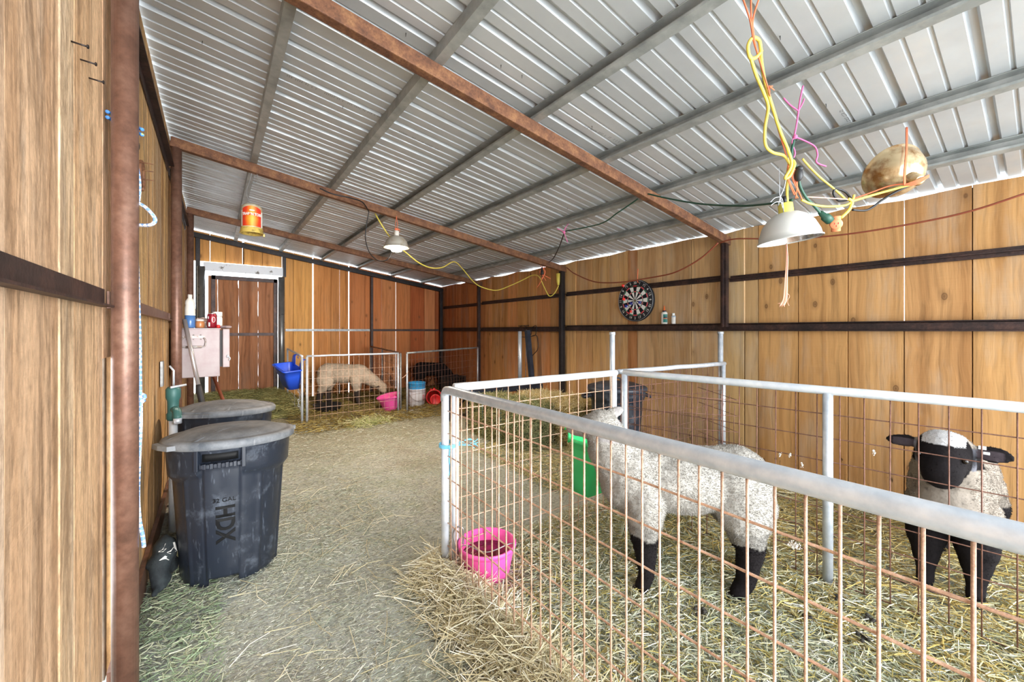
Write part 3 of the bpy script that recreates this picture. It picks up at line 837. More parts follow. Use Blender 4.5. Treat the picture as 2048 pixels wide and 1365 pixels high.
def sheep(name, label, prims, place, colour, wool, n_fibre, fib_len, eyes=(), hooves=(), voxel=0.011, grp=None, seed=1):
    """prims in a local frame (x forward, y left, z up, feet at z=0); place = Matrix; colour(p) -> rgb; wool(p) -> 0..1"""
    V, F = fused(prims, voxel, 7)
    me = bpy.data.meshes.new('t'); me.from_pydata(V.tolist(), [], F); me.update()
    Nn = np.empty(len(me.vertices) * 3, np.float32); me.vertices.foreach_get('normal', Nn); Nn = Nn.reshape(-1, 3)
    bpy.data.meshes.remove(me)
    C = np.zeros((len(V), 3), np.float32); W = np.zeros(len(V), np.float32)
    for i, p in enumerate(V):
        W[i] = wool(p)
        a = n3(p, 16, seed) * 0.006 + n3(p, 45, seed) * 0.0045
        V[i] = p + Nn[i] * (a * (0.15 + 0.85 * W[i]))
        C[i] = colour(p)
    mw = np.array(place)
    tw = lambda A: A @ mw[:3, :3].T + mw[:3, 3]
    loc = tuple(mw[:3, 3])
    body = raw_mesh(name, tw(V), F, M['fleece'], C, loc=loc)
    tag(body, label, 'sheep', grp)
    # fleece: short fibres growing out of the skin
    rng = np.random.default_rng(seed)
    T = np.array([(f[0], f[1], f[2]) for f in F] + [(f[0], f[2], f[3]) for f in F if len(f) == 4])
    w = W[T].mean(1); ar = np.linalg.norm(np.cross(V[T[:, 1]] - V[T[:, 0]], V[T[:, 2]] - V[T[:, 0]]), axis=1) * (0.04 + w)
    idx = rng.choice(len(T), n_fibre, p=ar / ar.sum()); bc = rng.dirichlet((1, 1, 1), n_fibre)
    base = (V[T[idx]] * bc[:, :, None]).sum(1); nn = (Nn[T[idx]] * bc[:, :, None]).sum(1); cc = (C[T[idx]] * bc[:, :, None]).sum(1); ww = w[idx]
    ln = fib_len * (0.35 + 0.65 * ww)[:, None] * rng.uniform(0.6, 1.3, (n_fibre, 1))
    side = rng.normal(0, 1, (n_fibre, 3)); side -= nn * (side * nn).sum(1)[:, None]; side /= np.linalg.norm(side, axis=1)[:, None] + 1e-9
    lean = side * rng.uniform(0.1, 0.8, (n_fibre, 1)) + np.array([[-.15, 0, -.25]])
    r = 0.0008
    b0 = base - nn * 0.003
    mid = base + nn * ln * 0.6 + lean * ln * 0.25; tip = base + nn * ln * 0.85 + lean * ln * 0.75 + rng.normal(0, 0.0015, (n_fibre, 3))
    s2 = np.cross(nn, side)
    ring = lambda P, k: [P + (side * math.cos(a) + s2 * math.sin(a)) * k for a in (0, 2.094, 4.189)]
    VV = np.stack(ring(b0, r * 1.3) + ring(mid, r) + [tip], 1)
    q = np.array([(0, 1, 4), (0, 4, 3), (1, 2, 5), (1, 5, 4), (2, 0, 3), (2, 3, 5), (3, 4, 6), (4, 5, 6), (5, 3, 6)])
    FF = (np.arange(n_fibre)[:, None, None] * 7 + q[None]).reshape(-1, 3)
    cv = np.repeat((cc * rng.uniform(0.82, 1.1, (n_fibre, 1)))[:, None, :], 7, 1).reshape(-1, 3)
    raw_mesh('fleece', tw(VV.reshape(-1, 3)), FF, M['fibre'], cv, parent=body)
    for e in eyes:
        b = MB(); b.ball(place @ Vector(e), 0.011, None, 10, 8); b.build('eye', M['eye'], body)
    for h in hooves:
        b = MB()
        for s in (-1, 1):
            b.ball((h[0] + 0.014, h[1] + s * 0.012, 0.014), (0.034, 0.013, 0.022), place, 10, 8)
        b.build('hoof', M['horn'], body)
    return body

def stand(front, hind, hz=1.0, wr=1.0):
    """barrel and legs of a standing sheep, back at about 0.66"""
    P = [('ball', (0.20, 0, 0.51), (0.20, 0.15, 0.17)), ('ball', (0.0, 0, 0.515), (0.30, 0.16, 0.148)), ('ball', (-0.25, 0, 0.535), (0.17, 0.155, 0.165)),
         ('limb', (0.1, 0, 0.58), 0.10, (-0.26, 0, 0.605), 0.095), ('ball', (-0.385, 0, 0.52), (0.045, 0.035, 0.07))]
    for s, dx in front:
        P += [('limb', (0.20 + dx * .2, s * 0.085, 0.44), 0.10, (0.205 + dx * .6, s * 0.09, 0.27), 0.064 * wr),
              ('limb', (0.205 + dx * .6, s * 0.09, 0.27), 0.062 * wr, (0.205 + dx, s * 0.09, 0.09), 0.036), ('limb', (0.205 + dx, s * 0.09, 0.09), 0.037, (0.225 + dx, s * 0.09, 0.035), 0.036)]
    for s, dx in hind:
        P += [('ball', (-0.27, s * 0.085, 0.43), (0.135, 0.085, 0.15)), ('limb', (-0.25, s * 0.09, 0.38), 0.095, (-0.315 + dx * .5, s * 0.095, 0.25), 0.060 * wr),
              ('limb', (-0.315 + dx * .5, s * 0.095, 0.25), 0.060 * wr, (-0.325 + dx, s * 0.095, 0.10), 0.044), ('limb', (-0.325 + dx, s * 0.095, 0.09), 0.042, (-0.29 + dx, s * 0.095, 0.035), 0.038)]
    return P

def ear(p0, p1, w, flat):
    """flattened leaf-shaped ear from p0 to p1"""
    p0, p1 = Vector(p0), Vector(p1); d = p1 - p0
    z = Vector(flat).normalized(); x = d.normalized(); y = z.cross(x).normalized(); z = x.cross(y)
    Mx = axes(p0.lerp(p1, 0.5), x, y, z)
    return ('ball', (0, 0, 0), (d.length / 2, w, 0.013), Mx)

def yawed(x, y, z, deg, s=1.0):
    return Matrix.Translation((x, y, z)) @ Matrix.Rotation(math.radians(deg), 4, 'Z') @ Matrix.Scale(s, 4)

# 1. white lamb, head over the green feeder
hd = Vector((0.385, 0.0, 0.79))          # poll
P = stand([(1, -0.02), (-1, -0.06)], [(1, 0.06), (-1, -0.05)], 1, 1.05)
P += [('limb', (0.26, 0, 0.56), 0.15, (0.34, 0.0, 0.66), 0.118), ('limb', (0.34, 0.0, 0.66), 0.118, (0.375, 0.0, 0.765), 0.088),
      ('ball', hd, (0.085, 0.068, 0.072)), ('limb', hd + Vector((0.03, 0.01, -0.012)), 0.066, hd + Vector((0.125, -0.06, -0.035)), 0.045),
      ('ball', hd + Vector((0.138, -0.065, -0.04)), (0.045, 0.037, 0.036)),
      ear(hd + Vector((-0.02, -0.03, 0.03)), hd + Vector((-0.12, -0.09, 0.07)), 0.034, (0.3, 0.9, 0.4)), ear(hd + Vector((0.0, 0.055, 0.01)), hd + Vector((0.05, 0.15, -0.015)), 0.032, (0.5, 0, 0.85))]
EARG = np.array(srgb(150, 146, 144))
def col1(p):
    n = n3(p, 14, 3.0)
    if p[2] < 0.285 + 0.02 * n and p[0] > 0: return BLACK * 1.0
    if p[2] < 0.275 + 0.03 * n and p[0] <= 0: return BLACK
    k = WOOL * (0.97 + 0.05 * n)
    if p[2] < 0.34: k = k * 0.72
    if p[0] > 0.50: k = np.array(srgb(150, 142, 136))
    elif p[0] > 0.45 and p[2] > 0.68: k = WOOL * 0.82
    if (p[0] < 0.315 and p[2] > 0.795) or (p[1] > 0.078 and p[2] > 0.72): k = EARG
    return k
def wool1(p):
    if p[0] > 0.48: return 0.1
    if (p[0] < 0.315 and p[2] > 0.795) or (p[1] > 0.078 and p[2] > 0.72): return 0.15
    return 0.35 if p[2] < 0.25 else 1.0
lamb_at = yawed(1.84, 1.085, 0.0, 137, 0.985)
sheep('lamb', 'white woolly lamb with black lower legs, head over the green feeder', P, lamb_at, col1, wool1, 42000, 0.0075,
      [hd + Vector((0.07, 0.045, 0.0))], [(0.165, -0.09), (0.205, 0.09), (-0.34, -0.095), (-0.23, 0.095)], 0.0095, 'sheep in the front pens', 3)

# 2. dark-faced sheep looking over the fence
hd = Vector((0.43, 0.0, 0.80))
P = stand([(1, 0.05), (-1, 0.06)], [(1, -0.02), (-1, 0.02)], 1, 1.3)
P += [('limb', (0.25, 0, 0.55), 0.165, (0.39, 0.0, 0.74), 0.118), ('ball', (0.33, 0, 0.50), (0.15, 0.14, 0.16)),
      ('ball', hd, (0.10, 0.102, 0.088)), ('limb', hd + Vector((0.03, 0, -0.03)), 0.096, hd + Vector((0.11, 0, -0.105)), 0.074),
      ('ball', hd + Vector((0.115, 0, -0.12)), (0.056, 0.068, 0.052)), ('limb', hd + Vector((0.05, 0.045, -0.005)), 0.026, hd + Vector((0.06, 0.05, -0.03)), 0.024), ('limb', hd + Vector((0.05, -0.045, -0.005)), 0.026, hd + Vector((0.06, -0.05, -0.03)), 0.024),
      ear(hd + Vector((-0.0, 0.075, 0.01)), hd + Vector((0.0, 0.225, 0.0)), 0.046, (0.8, 0, 0.6)), ear(hd + Vector((-0.0, -0.075, 0.01)), hd + Vector((0.0, -0.225, 0.0)), 0.038, (0.8, 0, 0.6))]
H2 = np.array(hd)
def col2(p):
    n = n3(p, 16, 7.0); q = p - H2
    if p[2] < 0.40 + 0.05 * n: return BLACK
    if abs(q[1]) > 0.105 and p[2] > 0.60 and abs(q[2]) < 0.09 and p[0] > 0.36:
        return np.array(srgb(70, 62, 66)) if (q[0] > 0.004 and abs(q[1]) < 0.19 and abs(q[2]) < 0.022) else BLACK
    if p[0] > 0.42 and p[2] > 0.5:
        if q[2] > 0.028 + 0.015 * n and abs(q[1]) < 0.075: return np.array(srgb(206, 204, 204)) * (0.92 + .1 * n)
        if q[2] > -0.175 and q[0] > 0.03 - 0.2 * max(0, q[2]): return BLACK * (1.0 + 0.3 * n)
        if abs(q[1]) > 0.05 and q[0] > -0.03 and -0.09 < q[2] < 0.02: return np.array(srgb(120, 120, 128)) * (0.8 + n)
    k = np.array(srgb(148, 138, 127)) * (0.9 + 0.16 * n)
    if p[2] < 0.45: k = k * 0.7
    if n3(p, 40, 2.0) > 0.42: k = k * 0.55
    return k
def wool2(p):
    q = p - H2
    if p[0] > 0.42 and p[2] > 0.5: return 0.45 if q[2] > 0.03 and abs(q[1]) < 0.07 else 0.1
    return 0.25 if p[2] < 0.33 else 0.8
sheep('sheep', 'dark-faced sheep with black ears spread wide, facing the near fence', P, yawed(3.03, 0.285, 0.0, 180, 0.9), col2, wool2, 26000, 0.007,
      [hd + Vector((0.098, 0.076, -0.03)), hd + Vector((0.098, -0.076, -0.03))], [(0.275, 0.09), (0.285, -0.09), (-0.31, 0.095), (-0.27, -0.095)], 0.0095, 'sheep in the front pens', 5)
et = bpy.data.objects['sheep']
b = MB(); MT = yawed(3.03, 0.285, 0.0, 180, 0.9)
b.box(MT @ Vector((0.465, 0.125, 0.835)), (0.010, 0.022, 0.014), None); b.box(MT @ Vector((0.468, 0.138, 0.812)), (0.010, 0.018, 0.010), None)
M['tagw'] = simple('white_plastic', srgb(236, 238, 238), 0.4)
b.build('ear_tag', M['tagw'], et)

# 3. tan sheep grazing in the far pen
P = stand([(1, -0.02), (-1, 0.04)], [(1, 0.04), (-1, -0.04)])
P += [('limb', (0.26, 0, 0.53), 0.14, (0.47, -0.01, 0.40), 0.10), ('limb', (0.47, -0.01, 0.40), 0.10, (0.58, -0.02, 0.33), 0.08), ('ball', (0.62, -0.02, 0.29), (0.085, 0.065, 0.075)), ('limb', (0.63, -0.02, 0.28), 0.06, (0.665, -0.03, 0.16), 0.042),
      ear((0.60, 0.04, 0.31), (0.56, 0.15, 0.30), 0.032, (0.5, 0, 0.8)), ear((0.60, -0.08, 0.31), (0.56, -0.19, 0.29), 0.032, (0.5, 0, 0.8))]
def col3(p):
    n = n3(p, 14, 1.0)
    if p[2] < 0.24 + 0.03 * n and p[0] < 0.45: return np.array(srgb(58, 50, 46))
    if p[0] > 0.6 and p[2] < 0.22: return np.array(srgb(120, 104, 92))
    if abs(p[1] + 0.02) > 0.085 and p[0] > 0.52: return np.array(srgb(92, 80, 72))
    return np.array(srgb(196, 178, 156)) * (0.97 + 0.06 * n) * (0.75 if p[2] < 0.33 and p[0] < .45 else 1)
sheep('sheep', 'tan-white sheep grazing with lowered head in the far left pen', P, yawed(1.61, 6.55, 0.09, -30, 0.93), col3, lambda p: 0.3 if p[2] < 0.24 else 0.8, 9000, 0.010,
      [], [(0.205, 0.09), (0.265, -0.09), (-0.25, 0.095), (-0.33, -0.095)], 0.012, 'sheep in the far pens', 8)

# 4. black sheep behind the gate
P = stand([(1, 0.03), (-1, -0.02)], [(1, -0.06), (-1, 0.02)])
P += [('limb', (0.26, 0, 0.52), 0.13, (0.42, 0.0, 0.42), 0.095), ('ball', (0.47, 0, 0.36), (0.075, 0.06, 0.07)), ('limb', (0.48, 0, 0.35), 0.055, (0.54, 0, 0.24), 0.038),
      ear((0.46, 0.05, 0.38), (0.43, 0.15, 0.37), 0.03, (0.5, 0, 0.8)), ear((0.46, -0.05, 0.38), (0.43, -0.15, 0.37), 0.03, (0.5, 0, 0.8))]
sheep('sheep', 'black sheep behind the far gate, feeding at a black trough', P, yawed(3.30, 7.02, 0.09, -14, 0.80), lambda p: np.array(srgb(32, 28, 28)) * (1 + 0.2 * n3(p, 14, 2)), lambda p: 0.6, 7000, 0.009,
      [], [(0.255, 0.09), (0.205, -0.09), (-0.35, 0.095), (-0.27, -0.095)], 0.012, 'sheep in the far pens', 9)
# ------------------------------------------------------------------ plastic bins
def dusty(name, base, dust, rough=0.42, lo=0.56, hi=0.76, scale=5, amt=0.5):
    m, nt, bs = nodes_of(name)
    P = N(nt, 'ShaderNodeTexCoord').outputs['Object']
    n = noise_tex(nt, P, scale, 8, 0.72); n2 = noise_tex(nt, mapping(nt, P, (60, 60, 9), (0.5, 0.3, 0.2)), 1, 3, 0.6)
    f = ramp(nt, n.outputs['Fac'], [(lo, (0, 0, 0)), (hi, (amt,) * 3)]).outputs[0]
    g = ramp(nt, n2.outputs['Fac'], [(0.62, (0, 0, 0)), (0.70, (amt * 0.5,) * 3)]).outputs[0]
    c = mixc(nt, f, base, dust); c = mixc(nt, g, c, dust)
    L(nt, c, bs.inputs['Base Color'])
    r = ramp(nt, n.outputs['Fac'], [(lo - 0.1, (rough,) * 3), (hi, (0.8,) * 3)]); L(nt, r.outputs[0], bs.inputs['Roughness'])
    return m
M['bin'] = dusty('black_plastic', srgb(34, 40, 51), srgb(150, 162, 178), 0.34, 0.56, 0.80, 5, 0.42)
M['lid'] = dusty('dusty_black_lid', srgb(74, 80, 88), srgb(150, 152, 154), 0.5, 0.36, 0.64, 4, 0.75)
M['letter'] = simple('embossed_black', srgb(10, 11, 13), 0.6, 0, spec=0.25)

def bin_body(root, c, face, hscale=1.0, panels=True):
    cx, cy, z0 = c
    def rad(th, z):
        d = (th - face + PI) % (2 * PI) - PI
        r = 0.208 + 0.042 * z / 0.69
        inp = panels and abs(d) < 0.36
        zs = 0.545 - 0.035 * min(1, abs(abs(d) - 0.36) / 0.8) if panels else 0.56
        if not inp and z > zs: r += 0.022 * min(1, (z - zs) / 0.03)
        if inp:
            r += 0.006
            if z > 0.615: r += 0.016 * min(1, (z - 0.615) / 0.01)
            if abs(d) > 0.325: r -= 0.010
        else:
            r += 0.006 * max(0, math.cos(d * 9)) ** 12 * (0 if z > zs else 1)
        return r
    b = MB(); ths = [2 * PI * k / 180 for k in range(180)]
    zs = [0.0, 0.012, 0.05, 0.12, 0.2, 0.3, 0.4, 0.48, 0.51, 0.52, 0.53, 0.54, 0.55, 0.56, 0.575, 0.61, 0.62, 0.63, 0.66, 0.685, 0.69]
    P = []
    for z in zs:
        row = []
        for th in ths:
            d = (th - face + PI) % (2 * PI) - PI
            zz = z
            if panels and abs(d) < 0.33 and z < 0.06: zz = 0.045 + z * 0.25     # the notch under the front panel
            r = rad(th, z) - (0.012 if z == 0 else 0) + (0.012 if z > 0.68 else 0)
            row.append((cx + r * math.cos(th), cy + r * math.sin(th), z0 + zz * hscale))
        P.append(row)
    # wall goes back down inside
    for z in (0.69, 0.05):
        q = 0.236 if z > 0.5 else 0.192
        P.append([(cx + q * math.cos(th), cy + q * math.sin(th), z0 + z * hscale) for th in ths])
    b.grid(P, True)
    n = len(ths); m = len(P) - 1; base = len(b.v) - n
    b.f.append(tuple(base + k for k in range(n))); b.sm.append(False)
    b.build('bin_body', M['bin'], root)
    return rad

def handle(root, c, face, rad, w=0.17, mat='bin'):
    cx, cy, z0 = c; b = MB()
    half = w / 2 / 0.27
    for k in range(13):                                    # ribbed grip, bowed out
        a = face - half + 2 * half * k / 12
        r = 0.262 + 0.022 * math.sin(PI * k / 12) ** 0.5
        Mx = axes((cx + r * math.cos(a), cy + r * math.sin(a), z0 + 0.610 + 0.006 * math.sin(PI * k / 12)), (-math.sin(a), math.cos(a), 0), (math.cos(a), math.sin(a), 0), (0, 0, 1))
        b.box((0, 0, 0), (w / 12 * 1.04, 0.03, 0.020 if k % 2 else 0.026), Mx)
    for s in (-1, 1):
        a = face + s * half * 1.06
        r = 0.272
        Mx = axes((cx + r * math.cos(a), cy + r * math.sin(a), z0 + 0.64), (-math.sin(a), math.cos(a), 0), (math.cos(a), math.sin(a), 0), (0, 0, 1))
        b.box((0, 0, 0), (0.018, 0.035, 0.10), Mx)
    return b.build('handle', M[mat], root, bevel=0.003)

def recess_shade(root, c, face):  # dark sheet on the panel, painted shade of the opening above the grip
    cx, cy, z0 = c; b = MB()
    P = []
    for z in (0.632, 0.672):
        P.append([(cx + 0.2745 * math.cos(face + s), cy + 0.2745 * math.sin(face + s), z0 + z) for s in [(-0.26 + 0.52 * k / 10) for k in range(11)]])
    b.grid(P); return b.build('recess_shade_sheet', M['letter'], root, solid=0.002)

def wrap_text(root, c, face, rad, s, size, zc, rot, ex=0.0022, spacing=1.0, sx=1.0, bold=0.0):
    cx, cy, z0 = c
    vs, fs = text_mesh(s, size, ex, spacing, bold)
    b = MB(); b.smooth = False; out = []
    for (tx, ty, tz) in vs:
        u, v = (ty, -tx * sx) if rot else (tx * sx, ty)
        z = zc + v; r = 0.208 + 0.042 * z / 0.69 + 0.0078
        a = face + (u + 0.010) / r; r += tz
        out.append((cx + r * math.cos(a), cy + r * math.sin(a), z0 + z))
    b.add(out, fs)
    return b.build('embossed_letters', M['letter'], root)

def lid(root, c, tilt=0.0, tdir=0.0, tab=None, r=0.292, zc=0.69, ring=False):
    b = MB()
    prof = [(r - 0.004, -0.030), (r, -0.028), (r + 0.002, -0.004), (r - 0.006, 0.006), (r - 0.020, 0.012), (r - 0.03, 0.010), (r - 0.045, 0.016), (r * 0.62, 0.038), (r * 0.58, 0.036), (r * 0.3, 0.050), (0.012, 0.054)]
    Mx = Matrix.Translation((c[0], c[1], c[2] + zc)) @ Matrix.Rotation(tilt, 4, (math.cos(tdir), math.sin(tdir), 0))
    b.lathe(prof, 72, Mx, cap1=True)
    b.lathe([(r - 0.012, -0.028), (r - 0.014, 0.0), (0.02, 0.045)], 48, Mx)
    if not ring:                                           # raised bars across the dome
        ra = (tab or 0) + 0.15
        ux = Vector((math.cos(ra), math.sin(ra), 0)); uy = Vector((-math.sin(ra), math.cos(ra), 0))
        for s in (-1, 1):
            b.grid([[Mx @ (ux * u + uy * (s * (0.075 + w) + 0.02 * s * (u / 0.25) ** 2) + Vector((0, 0, zz + 0.055 * (1 - (u / 0.3) ** 2) ** 1.0 - 0.012))) for u in [(-0.25 + 0.5 * k / 12) for k in range(13)]] for w, zz in ((-0.022, -0.010), (-0.012, 0.006), (0.012, 0.006), (0.022, -0.010))])
    if tab is not None:                                    # pouring lip
        for s in (0, 1):
            a = tab + PI * s
            Ma = Mx @ Matrix.Rotation(a, 4, 'Z')
            b.prism([(r - 0.03, -0.09), (r + 0.018, -0.075), (r + 0.026, 0), (r + 0.018, 0.075), (r - 0.03, 0.09)], 0.022, Ma @ Matrix.Translation((0, 0, -0.024)))
    if ring:
        b.tube([Mx @ Vector((0.07 * math.cos(t), 0, 0.05 + 0.035 * math.sin(t))) for t in [k * PI / 10 for k in range(11)]], 0.008, 8)
    return b.build('lid', M['lid'], root)

c = (0.072, 2.61, 0.0)
t = thing('trash_can', 'nearest black dusty plastic trash can with embossed letters, lid on', 'trash can', c, 'black plastic trash cans')
fa = math.radians(-101)
rad = bin_body(t, c, fa); handle(t, c, fa, rad); recess_shade(t, c, fa)
wrap_text(t, c, fa, rad, 'HDX', 0.105, 0.315, True, spacing=0.95, sx=0.82, bold=0.003)
wrap_text(t, c, fa, rad, '32 GAL', 0.027, 0.432, False, sx=1.1)
lid(t, c, math.radians(3.5), math.radians(160), tab=math.radians(205), zc=0.70)
c = (0.06, 3.36, 0.03)
t = thing('trash_can', 'second black trash can behind the nearest one, below the metal cabinet', 'trash can', c, 'black plastic trash cans')
rad = bin_body(t, c, math.radians(-60)); lid(t, c, math.radians(3.5), math.radians(150), tab=math.radians(60))
c = (3.14, 2.52, 0.012)
t = thing('trash_can', 'black trash can behind the pen corner next to the hay', 'trash can', c, 'black plastic trash cans')
M_keep = M['lid']; M['lid'] = dusty('black_ring_lid', srgb(48, 54, 66), srgb(120, 128, 140), 0.4, 0.5, 0.75, 6, 0.5)
rad = bin_body(t, c, math.radians(40), panels=False); lid(t, c, 0, 0, r=0.285, ring=True); M['lid'] = M_keep
for s in (-35, 145):
    a = math.radians(s); b = MB()
    p = lambda r, o, z: Vector((c[0] + r * math.cos(a) - o * math.sin(a), c[1] + r * math.sin(a) + o * math.cos(a), c[2] + z))
    b.tube(spline([p(0.26, -0.07, 0.62), p(0.315, -0.055, 0.60), p(0.325, 0, 0.595), p(0.315, 0.055, 0.60), p(0.26, 0.07, 0.62)], 5), 0.016, 8)
    b.build('handle', M['bin'], t)

# ------------------------------------------------------------------ metal cabinet and the things on it
M['cab'] = simple('pale_worn_enamel', srgb(164, 151, 151), 0.5, 0.1, srgb(148, 126, 127), 6, 0.45, 0.75)
M['cab_dark'] = simple('cabinet_seam', srgb(48, 44, 44), 0.6)
M['bail'] = rust_mat('worn_handle', srgb(110, 84, 72), srgb(160, 150, 146), srgb(198, 194, 190), 40, 0.45, 0.5)
t = thing('metal_cabinet', 'pale pinkish metal cabinet with bail handle fixed behind the second pipe post', 'cabinet', (-0.12, 4.06, 0.872))
b = MB(); b.bbox((-0.272, 4.06, 0.872), (0.033, 4.55, 1.265)); b.build('body', M['cab'], t, bevel=0.006)
b = MB(); b.bbox((-0.275, 4.055, 1.258), (0.04, 4.555, 1.268)); b.build('top_plate', M['cab'], t, bevel=0.003)
dr = None
b = MB(); b.bbox((0.050, 4.05, 0.945), (0.098, 4.54, 1.262)); dr = b.build('door', M['cab'], t, bevel=0.006)
b = MB(); b.bbox((0.034, 4.08, 0.95), (0.049, 4.53, 1.25)); b.build('seam', M['cab_dark'], t)
b = MB(); b.ball((0.085, 4.045, 1.035), (0.010, 0.010, 0.013)); b.tube(spline([(0.085, 4.04, 1.04), (0.10, 4.03, 1.02), (0.094, 4.03, 1.0)], 4), 0.004, 6); b.build('latch', M['galv'], dr)
b = MB(); b.bbox((-0.205, 4.054, 1.188), (-0.065, 4.06, 1.206))
h = b.build('handle_plate', M['bail'], t)
b = MB(); b.tube(spline([(-0.198, 4.05, 1.19), (-0.212, 4.046, 1.17), (-0.21, 4.044, 1.135), (-0.19, 4.042, 1.118), (-0.08, 4.042, 1.118), (-0.062, 4.044, 1.135), (-0.06, 4.046, 1.17), (-0.073, 4.05, 1.19)], 5), 0.0055, 8)
b.tube([(-0.185, 4.04, 1.117), (-0.085, 4.04, 1.117)], 0.009, 8)
for k in range(3): b.ball((-0.18 + 0.045 * k, 4.05, 1.212), 0.005); b.ball((-0.18 + 0.045 * k, 4.05, 1.178), 0.004)
b.build('bail', M['bail'], h)

M['clear'] = simple('milky_plastic', srgb(222, 216, 206), 0.35)
M['bluefluid'] = simple('blue_liquid', srgb(76, 116, 170), 0.25)
p = pt(380, 655, y=4.13); ct = Vector((p.x, 4.13, 1.269))
t = thing('spray_bottle', 'milky plastic bottle half full of blue liquid on the metal cabinet', 'bottle', ct)
b = MB(); T = Matrix.Translation(ct)
b.lathe([(0.034, 0.1), (0.035, 0.14), (0.033, 0.17), (0.030, 0.182), (0.033, 0.195), (0.030, 0.215), (0.018, 0.235), (0.0145, 0.24), (0.0145, 0.252)], 24, T); b.build('bottle_body', M['clear'], t)
b = MB(); b.lathe([(0.032, 0.0), (0.035, 0.006), (0.034, 0.05), (0.0345, 0.1)], 24, T, cap0=True, cap1=True); b.build('liquid', M['bluefluid'], t)
b = MB(); b.lathe([(0.0155, 0.250), (0.0155, 0.268), (0.008, 0.268)], 20, T, cap1=True); b.build('cap', M['clear'], t)

M['canred'] = simple('dark_red_print', srgb(140, 26, 42), 0.3, 0.3)
M['alu'] = simple('aluminium', srgb(206, 206, 206), 0.3, 0.8)
M['white'] = simple('white_plastic_gloss', srgb(232, 228, 222), 0.35)
p = pt(424, 657, y=4.12); ct = Vector((p.x, 4.12, 1.269)); T = Matrix.Translation(ct)
t = thing('soda_can', 'dark red soda can standing on the metal cabinet', 'can', ct)
b = MB(); b.lathe([(0.026, 0.0), (0.033, 0.008), (0.033, 0.104), (0.028, 0.116)], 28, T, cap0=True); b.build('can_body', M['canred'], t)
b = MB(); b.lathe([(0.028, 0.116), (0.0285, 0.121), (0.026, 0.121), (0.025, 0.116)], 28, T, cap1=True); b.build('can_rim', M['alu'], t)
b = MB()
for a0, a1, z0, z1 in ((-2.35, -1.95, 0.012, 0.045), (-2.45, -2.2, 0.075, 0.095)):
    b.grid([[(ct.x + 0.0334 * math.cos(a0 + (a1 - a0) * k / 6), ct.y + 0.0334 * math.sin(a0 + (a1 - a0) * k / 6), ct.z + z) for k in range(7)] for z in (z0, z1)])
ov = [(0.011 * math.cos(k * PI / 10), 0.021 * math.sin(k * PI / 10)) for k in range(20)]
for sc_ in (1.0,):
    pts = [(ct.x + 0.0336 * math.cos(-1.25 + u / .033), ct.y + 0.0336 * math.sin(-1.25 + u / .033), ct.z + 0.068 + v) for u, v in ov]
    b.tube(pts, 0.0022, 5, closed=True)
b.build('can_print', M['white'], t)

p = pt(436, 657, y=4.24); ct = Vector((p.x - 0.005, 4.24, 1.269)); T = Matrix.Translation(ct)
t = thing('pill_bottle', 'white plastic bottle with ribbed cap behind the soda can', 'bottle', ct)
b = MB(); b.lathe([(0.034, 0), (0.036, 0.006), (0.036, 0.085), (0.031, 0.098)], 24, T, cap0=True, cap1=True); b.build('bottle_body', M['white'], t)
b = MB(); b.lathe([(0.036, 0.1), (0.036, 0.135), (0.033, 0.138)], 40, T, cap0=True, cap1=True); b.build('cap', M['white'], t)
M['redcap'] = simple('red_plastic', srgb(206, 40, 40), 0.4)
b = MB(); ct = Vector((0.022, 4.085, 1.269)); b.lathe([(0.013, 0), (0.013, 0.020), (0.008, 0.026)], 16, Matrix.Translation(ct), cap0=True, cap1=True)
tag(b.build('red_stopper', M['redcap']), 'small red cap lying right of the soda can', 'cap')
M['amber'] = simple('amber_jar', srgb(178, 116, 70), 0.3)
p = pt(400, 656, y=4.14); ct = Vector((p.x, 4.14, 1.269)); T = Matrix.Translation(ct)
t = thing('jar', 'low brown jar between the blue bottle and the soda can', 'jar', ct)
b = MB(); b.lathe([(0.028, 0), (0.031, 0.006), (0.031, 0.045), (0.026, 0.055)], 24, T, cap0=True, cap1=True); b.build('jar_body', M['amber'], t)
b = MB(); b.lathe([(0.027, 0.055), (0.027, 0.068), (0.024, 0.070)], 24, T, cap0=True, cap1=True); b.build('lid', M['clear'], t)
M['film'] = simple('crumpled_film', srgb(198, 172, 160), 0.25)
def crumple(name, c, size, mat, label, cat, seed, rough=0.35):
    b = MB(); b.ball(c, size, None, 22, 14)
    for i, q in enumerate(b.v):
        d = Vector(q) - Vector(c); k = 1 + rough * noise.noise((d.x * 28 + seed, d.y * 28, d.z * 28)) + rough * 0.5 * noise.noise((d.x * 70, d.y * 70 + seed, d.z * 70))
        qn = Vector(c) + d * k; b.v[i] = (qn.x, qn.y, max(qn.z, c[2] - size[2] * 0.9))
    b.smooth = False; b.sm = [False] * len(b.f)
    return tag(b.build(name, mat), label, cat)
p = pt(402, 634, y=4.27); crumple('plastic_bag', (p.x, 4.27, 1.31), (0.075, 0.05, 0.047), M['film'], 'crumpled pinkish plastic bag behind the brown jar', 'bag', 3)
crumple('paper_scrap', (0.070, 4.13, 1.2785), (0.038, 0.05, 0.013), M['cab'], 'crumpled pale scrap on the cabinet door top', 'scrap', 8)

